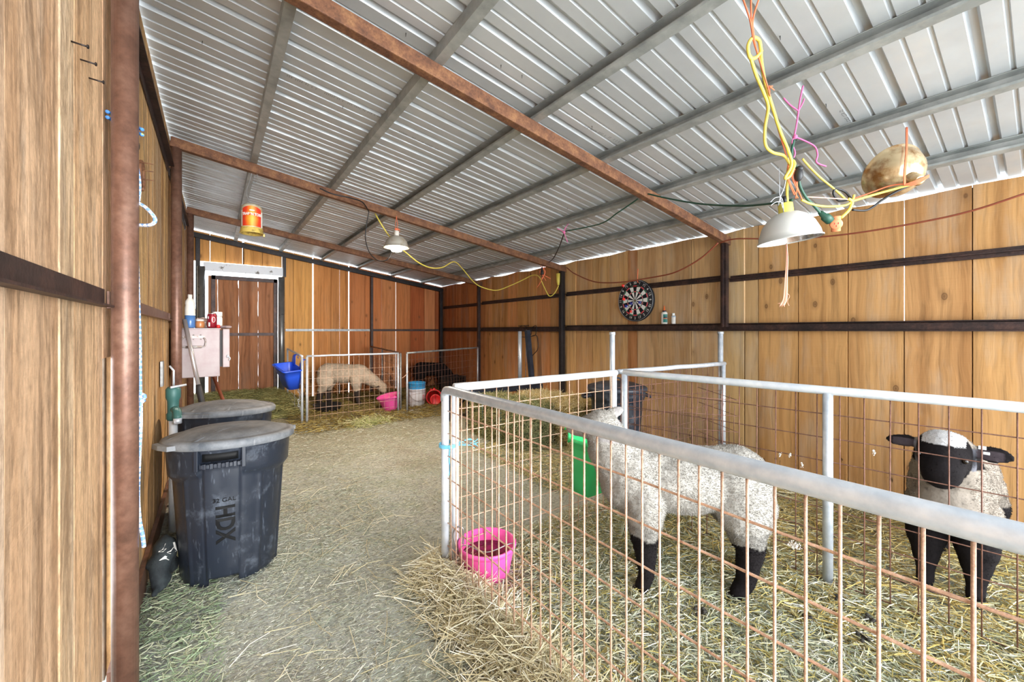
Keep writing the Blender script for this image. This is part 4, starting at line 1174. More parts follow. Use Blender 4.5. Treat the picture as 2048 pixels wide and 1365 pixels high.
# leaning handles
M['pole'] = simple('silver_pole', srgb(176, 170, 170), 0.35, 0.6)
M['grip'] = simple('black_rubber', srgb(32, 32, 35), 0.6)
a, bb = pt(369, 640, y=3.99), pt(404, 806, y=3.80); d = bb - a; e = a + d * ((a.z - 0.05) / (a.z - bb.z))
t = thing('leaning_pole', 'silver pole with black end leaning across the metal cabinet', 'pole', e)
b = MB(); b.pipe(a, a + d * 0.8, 0.0145, 14); b.build('pole', M['pole'], t)
b = MB(); b.tube([a + d * 0.79, a + d * 0.83, e], [0.016, 0.021, 0.019], 14); b.build('grip', M['grip'], t)
a, bb = pt(426, 750, y=5.3), pt(447, 803, y=4.9); d = bb - a; e = a + d * ((a.z - 0.05) / (a.z - bb.z))
M['ash'] = simple('reddish_wood', srgb(150, 86, 62), 0.6, 0, srgb(120, 66, 46), 20)
b = MB(); b.pipe(a - d * 0.25, e, 0.016, 12)
tag(b.build('wooden_stave', M['ash']), 'reddish wooden tool handle leaning behind the second trash can', 'pole')

# yard hydrant by the left wall
M['hydrant'] = simple('chipped_green_paint', srgb(52, 96, 92), 0.5, 0.1, srgb(150, 172, 164), 16, 0.58, 0.66)
h0 = Vector((-0.205, 3.20, 0.0))
t = thing('yard_hydrant', 'green cast yard hydrant on a pale pipe against the left wall', 'hydrant', h0)
b = MB(); b.pipe(h0, h0 + Vector((0, 0, 0.70)), 0.022, 16); b.build('standpipe', M['galv_light'], t)
b = MB(); T = Matrix.Translation(h0 + Vector((0, 0, 0.70)))
b.lathe([(0.026, 0), (0.033, 0.01), (0.033, 0.04), (0.027, 0.05), (0.029, 0.12), (0.037, 0.14), (0.037, 0.19), (0.026, 0.205)], 20, T, cap0=True, cap1=True)
b.tube(spline([h0 + Vector((0, 0, 0.77)), h0 + Vector((0.02, -0.05, 0.76)), h0 + Vector((0.025, -0.075, 0.715))], 6), [0.022] * 12 + [0.018], 14)
b.build('hydrant_head', M['hydrant'], t)
b = MB(); b.tube([h0 + Vector((-0.01, -0.04, 0.905)), h0 + Vector((0.06, 0.015, 0.91))], 0.007, 8); b.build('lever', M['galv'], t); b = MB(); b.tube([h0 + Vector((0, 0.03, 0.9)), h0 + Vector((0.0, 0.035, 1.0)), h0 + Vector((-0.02, 0.04, 1.03))], 0.006, 8); b.build('lift_rod', M['galv'], t); b = MB(); b.pipe(h0 + Vector((0.025, -0.076, 0.722)), h0 + Vector((0.025, -0.077, 0.69)), 0.021, 16)
b.build('outlet', M['galv'], t)
b = MB(); b.box((WL + 0.012, 3.42, 0.97), (0.012, 0.09, 0.16)); tag(b.build('metal_plate', M['galv_dull']), 'small grey metal plate on the left wall above the hydrant', 'plate')

# black cloth by the wall
M['cloth'] = simple('black_cloth', srgb(30, 36, 40), 0.8, 0, srgb(52, 60, 62), 20, .45, .7, 0.3)
q = Vector((-0.215, 2.56, 0.02))
V, F = fused([('limb', q + Vector((0.0, -0.06, 0.02)), 0.022, q + Vector((0, 0.02, 0.10)), 0.05), ('ball', q + Vector((0.015, 0.07, 0.13)), (0.05, 0.085, 0.075)), ('limb', q + Vector((0.0, 0.03, 0.06)), 0.035, q + Vector((0.03, 0.1, 0.04)), 0.04), ('limb', q + Vector((0, -0.05, 0.025)), 0.018, q + Vector((-0.01, -0.10, 0.012)), 0.014), ('limb', q + Vector((0.03, 0.0, 0.03)), 0.02, q + Vector((0.02, -0.06, 0.02)), 0.014)], 0.008, 4)
for i in range(len(V)): V[i] += np.array([1, 1, 1]) * 0.006 * n3(V[i], 22, 4)
cl = raw_mesh('cloth_glove', V, F, M['cloth'], loc=tuple(q)); tag(cl, 'crumpled black cloth glove with white angular marks between trash can and left wall', 'glove')
def decal(root, name, mat, polys, surf, eps=0.002):
    """thin printed shapes laid on a body's surface: polys in (px,py) photograph pixels dropped onto the body"""
    b = MB()
    dg = bpy.context.evaluated_depsgraph_get(); dg.update()
    e = surf.evaluated_get(dg); cam_p = Vector((0, 0, EYE)); inv = surf.matrix_world.inverted()
    for poly in polys:
        out = []
        for (px, py) in poly:
            far = pt(px, py, d=9.0); ro = inv @ cam_p; rd = (inv @ far - ro).normalized()
            ok, loc, nn, _ = e.ray_cast(ro, rd)
            if ok: out.append(surf.matrix_world @ (loc + nn * eps))
        if len(out) > 2: b.smooth = False; b.add(out, [tuple(range(len(out)))])
    return b.build(name, mat, root) if b.v else None
bpy.context.view_layer.update()
decal(cl, 'white_mark', M['white'], [[(317, 1105), (332, 1087), (326, 1100), (333, 1098), (326, 1105)], [(333, 1106), (348, 1094), (341, 1104), (352, 1103), (340, 1109)], [(318, 1122), (330, 1112), (334, 1114), (332, 1117), (352, 1116), (338, 1121)], [(345, 1086), (349, 1085), (352, 1097), (358, 1104), (354, 1104), (348, 1098)]], cl)

# ------------------------------------------------------------------ feeders and buckets
def plastic(name, c, second=None): return simple(name, c, 0.38, 0, second, 5, .5, .8)
M['blue'] = plastic('blue_plastic', srgb(34, 78, 200)); M['green'] = plastic('green_plastic', srgb(70, 228, 138)); M['pink'] = plastic('pink_plastic', srgb(244, 92, 172)); M['redp'] = plastic('red_feeder', srgb(214, 32, 40))
M['cyan'] = plastic('light_blue_plastic', srgb(56, 150, 206)); M['bucketw'] = plastic('white_bucket', srgb(226, 226, 234), srgb(196, 194, 200)); M['rubber'] = plastic('black_rubber_pan', srgb(26, 25, 26), srgb(44, 42, 40))
M['galvwire'] = galv_mat('bail_wire', srgb(120, 118, 118), srgb(170, 168, 166), 0.35, 0.8)

def hook_feeder(root, Mx, w, d, h, mat, lipw, inset=0.75, hooks=True):
    """tapered trough: local x along the rail, y outwards (away from the fence), z up; rim at z=0"""
    b = MB()
    a = w / 2; n = 7
    def ring(sx, y0, y1, z):
        r = 0.04; pts = []
        for (cx, cy, a0) in ((sx - r, y1 - r, 0), (-sx + r, y1 - r, PI / 2), (-sx + r, y0 + r, PI), (sx - r, y0 + r, 1.5 * PI)):
            for k in range(5): pts.append((cx + r * math.cos(a0 + k * PI / 8), cy + r * math.sin(a0 + k * PI / 8), z))
        return pts
    out = [ring(a * inset, 0.006, d * 0.62, -h), ring(a * 0.9, 0.002, d * 0.86, -h * 0.35), ring(a, 0.0, d, 0.0), ring(a + 0.012, -0.0, d + 0.014, 0.0), ring(a + 0.012, -0.0, d + 0.014, -0.014)]
    inn = [ring(a - 0.006, 0.006, d - 0.006, -0.001), ring(a * inset - 0.005, 0.011, d * 0.62 - 0.006, -h + 0.008)]
    P = [[Mx @ Vector(q) for q in r_] for r_ in (out[::-1] + inn)] if False else [[Mx @ Vector(q) for q in r_] for r_ in out]
    b.grid(P, True); k = len(b.v)
    b.f.append(tuple(range(20))); b.sm.append(False)
    P2 = [[Mx @ Vector(q) for q in r_] for r_ in inn]; b.grid(P2, True); b.f.append(tuple(range(k + 20, k + 40))); b.sm.append(False)
    b.build('trough', mat, root)
    # tall back with a lip that hooks over
    b = MB()
    for s in (-1, 1) if hooks else (0,):
        x0 = s * (a - lipw * 0.55)
        prof = [(0.004, -0.03), (0.0, lipw * 0.5), (-0.006, lipw * 0.95), (-0.030, lipw * 1.05), (-0.05, lipw * 0.9), (-0.052, lipw * 0.55)]
        rows = [[Mx @ Vector((x0 + t * lipw * (0.55 - 0.22 * (i / 5)), y, z)) for t in (-1, -0.5, 0, 0.5, 1)] for i, (y, z) in enumerate(spline([(p[0], p[1], 0) for p in prof], 3) and [(q.x, q.y) for q in spline([(p[0], p[1], 0) for p in prof], 3)])]
        b.grid(rows)
        b.build('hook', mat, root, solid=0.006); b = MB()

t = thing('hook_feeder', 'blue plastic hook-on feeder hanging at the end of the far pen', 'feeder', (0.82, 5.72, 0.5))
Mx = look_z((0.845, 5.75, 0.80), (-0.16, -0.10, 1), (1, 0, 0)); Mx = Matrix.Translation((0.848, 5.74, 0.80)) @ Matrix.Rotation(math.radians(14), 4, 'X') @ Matrix.Rotation(math.radians(105), 4, 'Z')
hook_feeder(t, Mx, 0.34, 0.23, 0.27, M['blue'], 0.105, 0.72)
t = thing('hook_feeder', 'green plastic hook-on feeder under the lamb inside the near pen', 'feeder', (1.92, 1.66, 0.27))
hook_feeder(t, Matrix.Translation((1.92, 1.772, 0.59)) @ Matrix.Rotation(PI, 4, 'Z'), 0.36, 0.21, 0.34, M['green'], 0.06, 0.90)

def bucket(root, c, r0, r1, h, mat, rim=0.008, th=0.004, nm='bucket_body', tilt=None):
    b = MB(); T = (Matrix.Translation(c) @ tilt) if tilt is not None else Matrix.Translation(c)
    b.lathe([(r0 - 0.01, 0), (r0, 0.008), (r0 + (r1 - r0) * 0.8, h * 0.8), (r1 - 0.002, h * 0.86), (r1 + rim * 0.6, h * 0.87), (r1 + rim, h - 0.004), (r1 + rim * 0.5, h), (r1 - th, h - 0.001), (r0 - th, 0.012)], 44, T, cap0=True, cap1=True)
    return b.build(nm, mat, root)

c = Vector((1.115, 1.715, 0.008))
t = thing('bucket', 'pink water bucket with wire bail inside the near pen corner', 'bucket', c)
bucket(t, c, 0.112, 0.143, 0.165, M['pink'], 0.006)
def water_mat():
    m, nt, bs = nodes_of('murky_water'); bs.inputs['Base Color'].default_value = (*srgb(120, 34, 66), 1); bs.inputs['Roughness'].default_value = 0.08
    P = world_pos(nt); n = noise_tex(nt, P, 30, 4, 0.6); L(nt, ramp(nt, n.outputs['Fac'], [(0.4, srgb(126, 34, 68)), (0.6, srgb(84, 30, 40)), (0.72, srgb(150, 120, 90))]).outputs[0], bs.inputs['Base Color'])
    return m
M['water'] = water_mat()
b = MB(); b.lathe([(0.0001, 0.105), (0.1285, 0.105)], 40, Matrix.Translation(c)); b.build('water', M['water'], t)
b = MB(); A0, A1 = c + Vector((-0.13, 0.055, 0.15)), c + Vector((0.115, -0.085, 0.15))
b.tube(spline([A0, A0.lerp(A1, .15) + Vector((-.01, -.01, .016)), A0.lerp(A1, .5) + Vector((-.03, -.04, -.005)), A0.lerp(A1, .88) + Vector((-.005, -.01, .008)), A1], 7), 0.0032, 8)
b.tube([A1 + Vector((0.008 * math.cos(k), 0.0, 0.008 * math.sin(k))) for k in np.linspace(0, 6, 10)], 0.0028, 6); b.build('bail', M['galvwire'], t)
b = MB(); q = A0 + Vector((-0.006, 0.0, 0.0))
b.tube(spline([q + Vector((0.012, -0.01, 0.005)), q + Vector((-0.004, 0, -0.004)), q + Vector((-0.014, 0.005, 0.02)), q + Vector((-0.022, 0.01, 0.075)), q + Vector((-0.006, 0.005, 0.103)), q + Vector((0.018, -0.01, 0.10)), q + Vector((0.022, -0.012, 0.055)), q + Vector((0.02, -0.012, 0.02))], 6), 0.005, 8)
tag(b.build('snap_hook', M['galvwire']), 'steel snap hook holding the pink bucket to the mesh', 'hook')

# far pen tubs
c = Vector((2.51, 5.86, 0.078)); T = Matrix.Translation(c)
t = thing('bucket', 'white bucket with red print and a light blue bucket nested in its top', 'bucket', c)
b = MB(); b.lathe([(0.118, 0), (0.125, 0.006), (0.133, 0.20), (0.136, 0.255), (0.141, 0.257), (0.141, 0.27), (0.132, 0.272), (0.12, 0.02)], 40, T, cap0=True, cap1=True); b.build('white_body', M['bucketw'], t)
b = MB(); b.lathe([(0.128, 0.262), (0.133, 0.30), (0.136, 0.35), (0.141, 0.352), (0.141, 0.366), (0.134, 0.366), (0.124, 0.27)], 40, T, cap1=True); b.build('blue_body', M['cyan'], t)
b = MB(); b.tube(spline([c + Vector((-0.137, 0, 0.24)), c + Vector((-0.12, -0.09, 0.15)), c + Vector((-0.03, -0.138, 0.09)), c + Vector((0.07, -0.125, 0.10)), c + Vector((0.12, -0.08, 0.18)), c + Vector((0.139, 0, 0.24))], 6), 0.0028, 6); b.build('bail', M['galvwire'], t)
b = MB(); M['redprint'] = simple('red_print', srgb(214, 70, 84), 0.5)
fa = math.radians(-68)
def cyl(u, z, r=0.1315): return (c.x + (r + 0.02 * (z - 0.1) * .2) * math.cos(fa + u / r), c.y + (r + 0.02 * (z - 0.1) * .2) * math.sin(fa + u / r), c.z + z)
for (u0, u1, z0, z1) in ((0, 0.010, 0.10, 0.18), (0.01, 0.026, 0.172, 0.18), (0.01, 0.026, 0.10, 0.108), (0.034, 0.042, 0.11, 0.17), (0.042, 0.054, 0.11, 0.118), (0.06, 0.067, 0.11, 0.17), (0.067, 0.08, 0.135, 0.143), (0.08, 0.087, 0.11, 0.17)):
    b.grid([[cyl(u0 + (u1 - u0) * k / 3, z) for k in range(4)] for z in (z0, z1)])
b.build('printed_letters', M['redprint'], t, solid=0.0008)

c = pt(784, 822, d=5.86); c.z = 0.075
t = thing('tub', 'broken pink feed tub tilted inside the far pen beside the gate', 'tub', c)
b = MB(); tl = Matrix.Translation(c) @ Matrix.Rotation(math.radians(-13), 4, 'Y')
seg = 40; rows = []
for (r, z) in [(0.105, 0.0), (0.112, 0.01), (0.136, 0.135), (0.150, 0.15), (0.168, 0.205), (0.175, 0.21), (0.168, 0.212), (0.13, 0.12), (0.10, 0.012)]:
    row = []
    for k in range(seg):
        a = 2 * PI * k / seg; d = abs((a + 1.05 + PI) % (2 * PI) - PI)
        zz = z + (0.045 * max(0, 1 - d / 0.3) if z < 0.05 else 0)
        row.append(tl @ Vector((r * math.cos(a), r * math.sin(a), zz + 0.02)))
    rows.append(row)
b.grid(rows, True); b.f.append(tuple(range(len(b.v) - seg, len(b.v)))); b.sm.append(False); b.build('tub_body', M['pink'], t)
b = MB(); q = tl @ Vector((0.03, -0.165, 0.215)); b.ball(q, (0.035, 0.018, 0.012)); b.build('rim_lug', M['pink'], t)

c = pt(864, 818, d=6.25); c.z = 0.08
t = thing('poultry_feeder', 'red plastic feeder lying on its side next to the white bucket', 'feeder', c)
ax = Vector((-0.42, -0.85, 0.12)).normalized(); Mr = look_z(c + Vector((0.045, 0.02, 0.115)), ax)
b = MB(); b.lathe([(0.03, -0.26), (0.085, -0.23), (0.098, -0.15), (0.10, -0.02)], 32, Mr, cap0=True); b.build('hopper', M['redp'], t)
b = MB(); Mr2 = look_z(c + Vector((0.035, -0.05, 0.088)), ax); b.lathe([(0.055, -0.03), (0.078, -0.028), (0.086, 0.0), (0.080, 0.012), (0.066, 0.004), (0.001, 0.004)], 36, Mr2, cap0=True); b.build('tray', M['redp'], t)
b = MB(); b.tube([Mr @ Vector((0.115 * math.cos(k), 0.115 * math.sin(k), 0.0)) for k in np.linspace(0, 2 * PI, 30)[:-1]], 0.012, 8, closed=True)
b.ball(Mr @ Vector((0.0, 0.125, -0.16)), 0.022); b.ball(Mr @ Vector((-0.05, 0.12, -0.12)), 0.018); b.build('rim', M['redp'], t)

c = pt(655, 812, d=5.75); c.z = 0.075
t = thing('rubber_pan', 'low black rubber feed pan in front of the tan sheep', 'pan', c)
b = MB(); b.lathe([(0.15, 0), (0.165, 0.006), (0.185, 0.10), (0.192, 0.115), (0.18, 0.117), (0.155, 0.02)], 40, Matrix.Translation(c), cap0=True, cap1=True); b.build('pan_body', M['rubber'], t)
c = pt(907, 772, d=6.75); c = Vector((c.x, c.y, 0.09))
t = thing('feed_trough', 'black slotted feed trough in front of the black sheep', 'trough', c)
b = MB(); Mx = Matrix.Translation(c) @ Matrix.Rotation(math.radians(18), 4, 'Z')
b.box((0, 0.09, 0.20), (0.40, 0.012, 0.40), Mx); b.box((-0.2, 0, 0.17), (0.012, 0.2, 0.34), Mx); b.box((0.2, 0, 0.19), (0.012, 0.2, 0.38), Mx); b.box((0, 0, 0.03), (0.4, 0.2, 0.06), Mx); b.box((0, -0.10, 0.12), (0.4, 0.012, 0.24), Mx)
b.build('trough_body', M['rubber'], t, bevel=0.004)
b = MB()
for k in range(6): b.box((-0.15 + 0.06 * k, -0.10, 0.30), (0.018, 0.012, 0.14), Mx)
b.box((0, -0.10, 0.375), (0.4, 0.014, 0.02), Mx); b.build('slats', M['rubber'], t)
# ------------------------------------------------------------------ dartboard with darts
c = Vector((3.838, 2.80, 1.585))
DB = axes(c, (0, -1, 0), (0, 0, 1), (-1, 0, 0))
t = thing('dartboard', 'round black, white, red and green dartboard on the right wall', 'dartboard', c)
M['dbblack'] = simple('board_black', srgb(20, 22, 28), 0.6); M['print'] = tint_mat('board_print', 0.6)
b = MB(); b.lathe([(0.232, -0.008), (0.236, 0.0), (0.236, 0.022), (0.228, 0.027), (0.0001, 0.026)], 64, DB, cap0=True); b.build('board', M['dbblack'], t)
b = MB(); b.smooth = False
wh, bk, rd, gn = (*srgb(232, 230, 226), 1), (*srgb(20, 22, 28), 1), (*srgb(220, 48, 62), 1), (*srgb(40, 116, 78), 1)
for i in range(20):
    a0, a1 = PI / 2 - (i - .5) * PI / 10, PI / 2 - (i + .5) * PI / 10
    for (r0, r1, cc) in ((0.016, 0.097, bk if i % 2 == 0 else wh), (0.097, 0.107, rd if i % 2 == 0 else gn), (0.107, 0.160, bk if i % 2 == 0 else wh), (0.160, 0.172, rd if i % 2 == 0 else gn)):
        b.col = cc
        b.add([(r0 * math.cos(a0), r0 * math.sin(a0), .0275), (r1 * math.cos(a0), r1 * math.sin(a0), .0275), (r1 * math.cos((a0 + a1) / 2), r1 * math.sin((a0 + a1) / 2), .0275), (r1 * math.cos(a1), r1 * math.sin(a1), .0275), (r0 * math.cos(a1), r0 * math.sin(a1), .0275)], [(0, 1, 2, 3, 4)], DB)
for r, cc, z in ((0.016, gn, .0275), (0.0065, rd, .028)):
    b.col = cc; b.add([(r * math.cos(k * PI / 12), r * math.sin(k * PI / 12), z) for k in range(24)], [tuple(range(24))], DB)
b.build('scoring_face', M['print'], t)
b = MB()
for r in (0.016, 0.097, 0.107, 0.160, 0.172): b.tube([DB @ Vector((r * math.cos(k * PI / 30), r * math.sin(k * PI / 30), 0.028)) for k in range(60)], 0.0006, 4, closed=True)
b.tube([DB @ Vector((0.229 * math.cos(k * PI / 30), 0.229 * math.sin(k * PI / 30), 0.027)) for k in range(60)], 0.0014, 5, closed=True)
b.build('wire_ring', M['galv'], t)
b = MB(); b.smooth = False
for i, s in enumerate('20 1 18 4 13 6 10 15 2 17 3 19 7 16 8 11 14 9 12 5'.split()):
    a = PI / 2 - i * PI / 10; vs, fs = text_mesh(s, 0.040, 0.0006)
    ra = a - PI / 2 + (PI if math.sin(a) < -0.35 else 0)
    Mt = DB @ Matrix.Translation((0.200 * math.cos(a), 0.200 * math.sin(a), 0.0275)) @ Matrix.Rotation(ra, 4, 'Z')
    b.add(vs, fs, Mt)
b.build('numbers', M['white'], t)
M['dred'] = simple('red_flight', srgb(232, 52, 44), 0.5); M['dblue'] = simple('blue_flight', srgb(34, 44, 140), 0.5)
def dart(px, py, mat, label, grp):
    h = pt(px, py, x=3.81); root = thing('dart', label, 'dart', h, grp)
    tail = h + Vector((-0.105, R.uniform(-.015, .015), R.uniform(0.0, 0.02))); d = (tail - h)
    b = MB(); b.tube([h, h + d * 0.25, h + d * 0.27, h + d * 0.55, h + d * 0.58, h + d * 0.8], [0.0008, 0.0012, 0.0035, 0.0035, 0.002, 0.002], 8); b.build('barrel', M['alu'], root)
    b = MB(); b.smooth = False
    Mf = look_z(h + d * 0.68, d)
    for k in range(4):
        b.prism([(0.0, 0.0), (0.020, 0.008), (0.020, 0.030), (0.0, 0.036)], 0.0008, Mf @ Matrix.Rotation(k * PI / 2 + 0.6, 4, 'Z') @ Matrix.Rotation(PI / 2, 4, 'X'))
    b.build('flight', mat, root)
dart(1256, 573, M['dred'], 'red dart on the upper left black rim of the dartboard', 'darts')
dart(1259, 601, M['dred'], 'red dart left of the bullseye', 'darts')
dart(1270, 625, M['dred'], 'red dart in the bottom part of the dartboard', 'darts')
dart(1263, 616, M['dblue'], 'blue dart lower left on the dartboard', 'darts')
dart(1272, 610, M['dblue'], 'blue dart just below the bullseye', 'darts')
dart(1288, 607, M['dblue'], 'blue dart right of the bullseye', 'darts')

# bottles standing on the girt
M['lab_green'] = simple('green_label', srgb(44, 120, 112), 0.5); M['lab_orange'] = simple('orange_plastic', srgb(232, 112, 52), 0.45); M['lab_navy'] = simple('navy_label', srgb(34, 40, 60), 0.5)
c = Vector((3.822, 2.44, 1.3155))
t = thing('glue_bottle', 'white squeeze bottle with green label and orange tip below the dartboard', 'bottle', c)
def oval(b, sx, sy, z0, z1, c, k0=0, k1=24, n=24, e=0.0):
    rows = [[(c.x + (sx + e) * math.cos(2 * PI * k / n), c.y + (sy + e) * math.sin(2 * PI * k / n), c.z + z) for k in range(k0, k1 + 1)] for z in (z0, z1)]
    b.grid(rows)
b = MB(); rows = [[(c.x + s * 0.021 * math.cos(2 * PI * k / 28), c.y + s * 0.036 * math.sin(2 * PI * k / 28), c.z + z) for k in range(28)] for s, z in ((0.9, 0), (1, 0.006), (1, 0.112), (0.85, 0.126), (0.45, 0.132))]
b.grid(rows, True); b.f += [tuple(reversed(range(28))), tuple(range(112, 140))]; b.sm += [False, False]; b.build('bottle_body', M['white'], t)
b = MB(); b.lathe([(0.014, 0.128), (0.018, 0.132), (0.018, 0.142), (0.010, 0.144)], 20, Matrix.Translation(c), cap1=True); b.build('collar', M['lab_navy'], t)
b = MB(); b.lathe([(0.011, 0.143), (0.009, 0.155), (0.0035, 0.196)], 16, Matrix.Translation(c), cap0=True, cap1=True); b.build('tip', M['lab_orange'], t)
b = MB(); oval(b, 0.021, 0.036, 0.018, 0.104, c, 14, 21, 28, 0.0006); b.build('label', M['lab_green'], t)
b = MB(); oval(b, 0.021, 0.036, 0.055, 0.062, c, 14, 21, 28, 0.0011); b.build('orange_stripe', M['lab_orange'], t)
b = MB(); oval(b, 0.021, 0.036, 0.066, 0.078, c, 15, 20, 28, 0.0011); b.build('navy_stripe', M['lab_navy'], t)
c = Vector((3.822, 2.335, 1.3155))
t = thing('ointment_tube', 'small white tube standing right of the glue bottle on the girt', 'tube', c)
b = MB(); rows = [[(c.x + sx * math.cos(2 * PI * k / 24), c.y + sy * math.sin(2 * PI * k / 24), c.z + z) for k in range(24)] for sx, sy, z in ((0.016, 0.020, 0.0), (0.016, 0.023, 0.004), (0.014, 0.024, 0.08), (0.010, 0.021, 0.088))]
b.grid(rows, True); b.f += [tuple(reversed(range(24))), tuple(range(72, 96))]; b.sm += [False, False]; b.build('tube_body', M['white'], t)
b = MB(); b.lathe([(0.014, 0.088), (0.015, 0.090), (0.015, 0.110), (0.012, 0.113)], 20, Matrix.Translation(c), cap0=True, cap1=True); b.build('cap', M['tagw'], t)
b = MB(); oval(b, 0.0145, 0.0242, 0.072, 0.078, c, 10, 18, 24, 0.0008); M['lab_blue'] = simple('pale_blue_print', srgb(120, 176, 214), .5); b.build('printed_band', M['lab_blue'], t)

# ------------------------------------------------------------------ wire loops and chain on the girt
M['wire_dark'] = simple('dark_wire', srgb(40, 42, 46), 0.4, 0.6); M['chainm'] = galv_mat('chain_steel', srgb(110, 110, 112), srgb(168, 168, 170), 0.35, 0.8)
def wire(name, pts, r, mat, label, cat, grp=None, n=8, seg=6, closed=False):
    b = MB(); b.tube(spline(pts, n, closed), r, seg, closed=closed); return tag(b.build(name, mat), label, cat, grp)
gx = 3.775
P = lambda px, py, x=gx: pt(px, py, x=x)
wire('wire_loop', [P(1037, 652), P(1050, 653), P(1062, 660), P(1060, 672), P(1044, 674), P(1038, 664), P(1040, 654, 3.76), P(1058, 651, 3.76)], 0.005, M['wire_dark'], 'left loop of dark wire hung over the middle girt', 'wire', 'wire loops on the girt')
wire('wire_loop', [P(1052, 672), P(1060, 659), P(1072, 652), P(1072, 666), P(1068, 672), P(1054, 674), P(1056, 676, 3.75), P(1072, 671, 3.75), P(1076, 685), P(1075, 700), P(1064, 714), P(1057, 740)], 0.0052, M['wire_dark'], 'right loop of dark wire trailing down beside the black post', 'wire', 'wire loops on the girt')
b = MB()
p0, p1 = pt(1053, 662, x=3.765), pt(1051, 762, x=3.765)
for i in range(38):
    q = p0.lerp(p1, i / 37); a = Vector((0, 1, 0)) if i % 2 else Vector((1, 0, 0))
    b.tube([q + a * 0.008 * math.cos(u) + Vector((0, 0, 0.014 * math.sin(u))) for u in [k * PI / 4 for k in range(8)]], 0.0028, 4, closed=True)
tag(b.build('steel_chain', M['chainm']), 'steel chain hanging from the wire loops on the right wall', 'chain')

# fitting stand
sd = (3.07, 4.50, 0.0)
t = thing('livestock_stand', 'dark metal livestock stand with tall head post behind the hay', 'stand', sd)
M['navy'] = simple('dark_painted_steel', srgb(34, 40, 54), 0.45, 0.3, srgb(54, 60, 74), 9)
b = MB(); b.bbox((2.45, 4.25, 0.47), (3.69, 4.75, 0.50)); b.bbox((2.45, 4.24, 0.44), (3.69, 4.27, 0.50)); b.build('platform', M['navy'], t, bevel=0.003)
for x in (2.50, 3.62):
    for y in (4.28, 4.72):
        b = MB(); b.beam((x, y, 0.03), (x, y, 0.47), 0.04, 0.04, (1, 0, 0)); b.build('leg', M['navy'], t)
for p, q in (((2.50, 4.28, 0.12), (2.85, 4.28, 0.46)), ((3.62, 4.28, 0.12), (3.27, 4.28, 0.46)), ((2.5, 4.72, .12), (2.85, 4.72, .46))):
    b = MB(); b.beam(p, q, 0.025, 0.025); b.build('brace', M['navy'], t)
b = MB(); b.beam((3.64, 4.42, 0.50), (3.585, 4.46, 1.25), 0.06, 0.06, (1, 0, 0)); b.build('head_post', M['navy'], t)
b = MB(); b.pipe((3.52, 4.55, 0.50), (3.52, 4.55, 1.235), 0.028, 16); b.pipe((3.485, 4.54, 0.86), (3.50, 4.54, 0.88), 0.012); b.build('stanchion_pipe', M['galv'], t)

# ------------------------------------------------------------------ hay bales
def strands(n, lo, hi, length, pal, seed, axis_bias=(1, 1, 0.35), r=(0.0011, 0.0022), surf=True, core=None):
    """loose stalks on the faces of a box, as 3-sided prisms"""
    rng = np.random.default_rng(seed)
    lo, hi = np.array(lo), np.array(hi); sz = hi - lo
    p = lo + rng.random((n, 3)) * sz
    if surf:
        w = np.array([sz[1] * sz[2], sz[1] * sz[2], sz[0] * sz[2], sz[0] * sz[2], 1.3 * sz[0] * sz[1]]); f = rng.choice(5, n, p=w / w.sum())
        p[f == 0, 0] = lo[0]; p[f == 1, 0] = hi[0]; p[f == 2, 1] = lo[1]; p[f == 3, 1] = hi[1]; p[f == 4, 2] = hi[2]
        p += rng.normal(0, 0.008, (n, 3))
    d = rng.normal(0, 1, (n, 3)) * np.array(axis_bias); d /= np.linalg.norm(d, axis=1)[:, None]
    return prisms(p, d, rng.uniform(*length, n), rng.uniform(*r, n), pal, rng)

def prisms(p, d, ln, r, pal, rng, bend=0.12):
    n = len(p)
    side = np.cross(d, rng.normal(0, 1, (n, 3))); side /= np.linalg.norm(side, axis=1)[:, None] + 1e-9
    s2 = np.cross(d, side)
    a = p - d * ln[:, None] / 2; c = p + d * ln[:, None] / 2; m = p + side * (ln * rng.uniform(-bend, bend, n))[:, None]
    rings = []
    for q in (a, m, c):
        for k in (0, 2.094, 4.189): rings.append(q + (side * math.cos(k) + s2 * math.sin(k)) * r[:, None])
    V = np.stack(rings, 1)
    Q = np.array([(0, 1, 4, 3), (1, 2, 5, 4), (2, 0, 3, 5), (3, 4, 7, 6), (4, 5, 8, 7), (5, 3, 6, 8)])
    F = (np.arange(n)[:, None, None] * 9 + Q[None]).reshape(-1, 4)
    pal = np.array(pal); cc = pal[rng.integers(0, len(pal), n)] * rng.uniform(0.75, 1.15, (n, 1))
    C = np.repeat(cc[:, None, :], 9, 1).reshape(-1, 3)
    return V.reshape(-1, 3), F, C
M['stalk'] = tint_mat('dry_stalk', 0.7, 0.25)
PAL_HAY = [srgb(150, 150, 104), srgb(122, 132, 88), srgb(170, 162, 116), srgb(104, 118, 78), srgb(186, 176, 130)]
PAL_STRAW = [srgb(226, 210, 158), srgb(208, 190, 132), srgb(236, 226, 188), srgb(190, 168, 106), srgb(214, 204, 168)]
M['haycore'] = simple('hay_core', srgb(96, 100, 66), 0.95, 0, srgb(60, 62, 40), 40, .4, .6, 0.8)
M['strawcore'] = simple('straw_core', srgb(150, 132, 84), 0.95, 0, srgb(96, 84, 52), 40, .4, .6, 0.8)
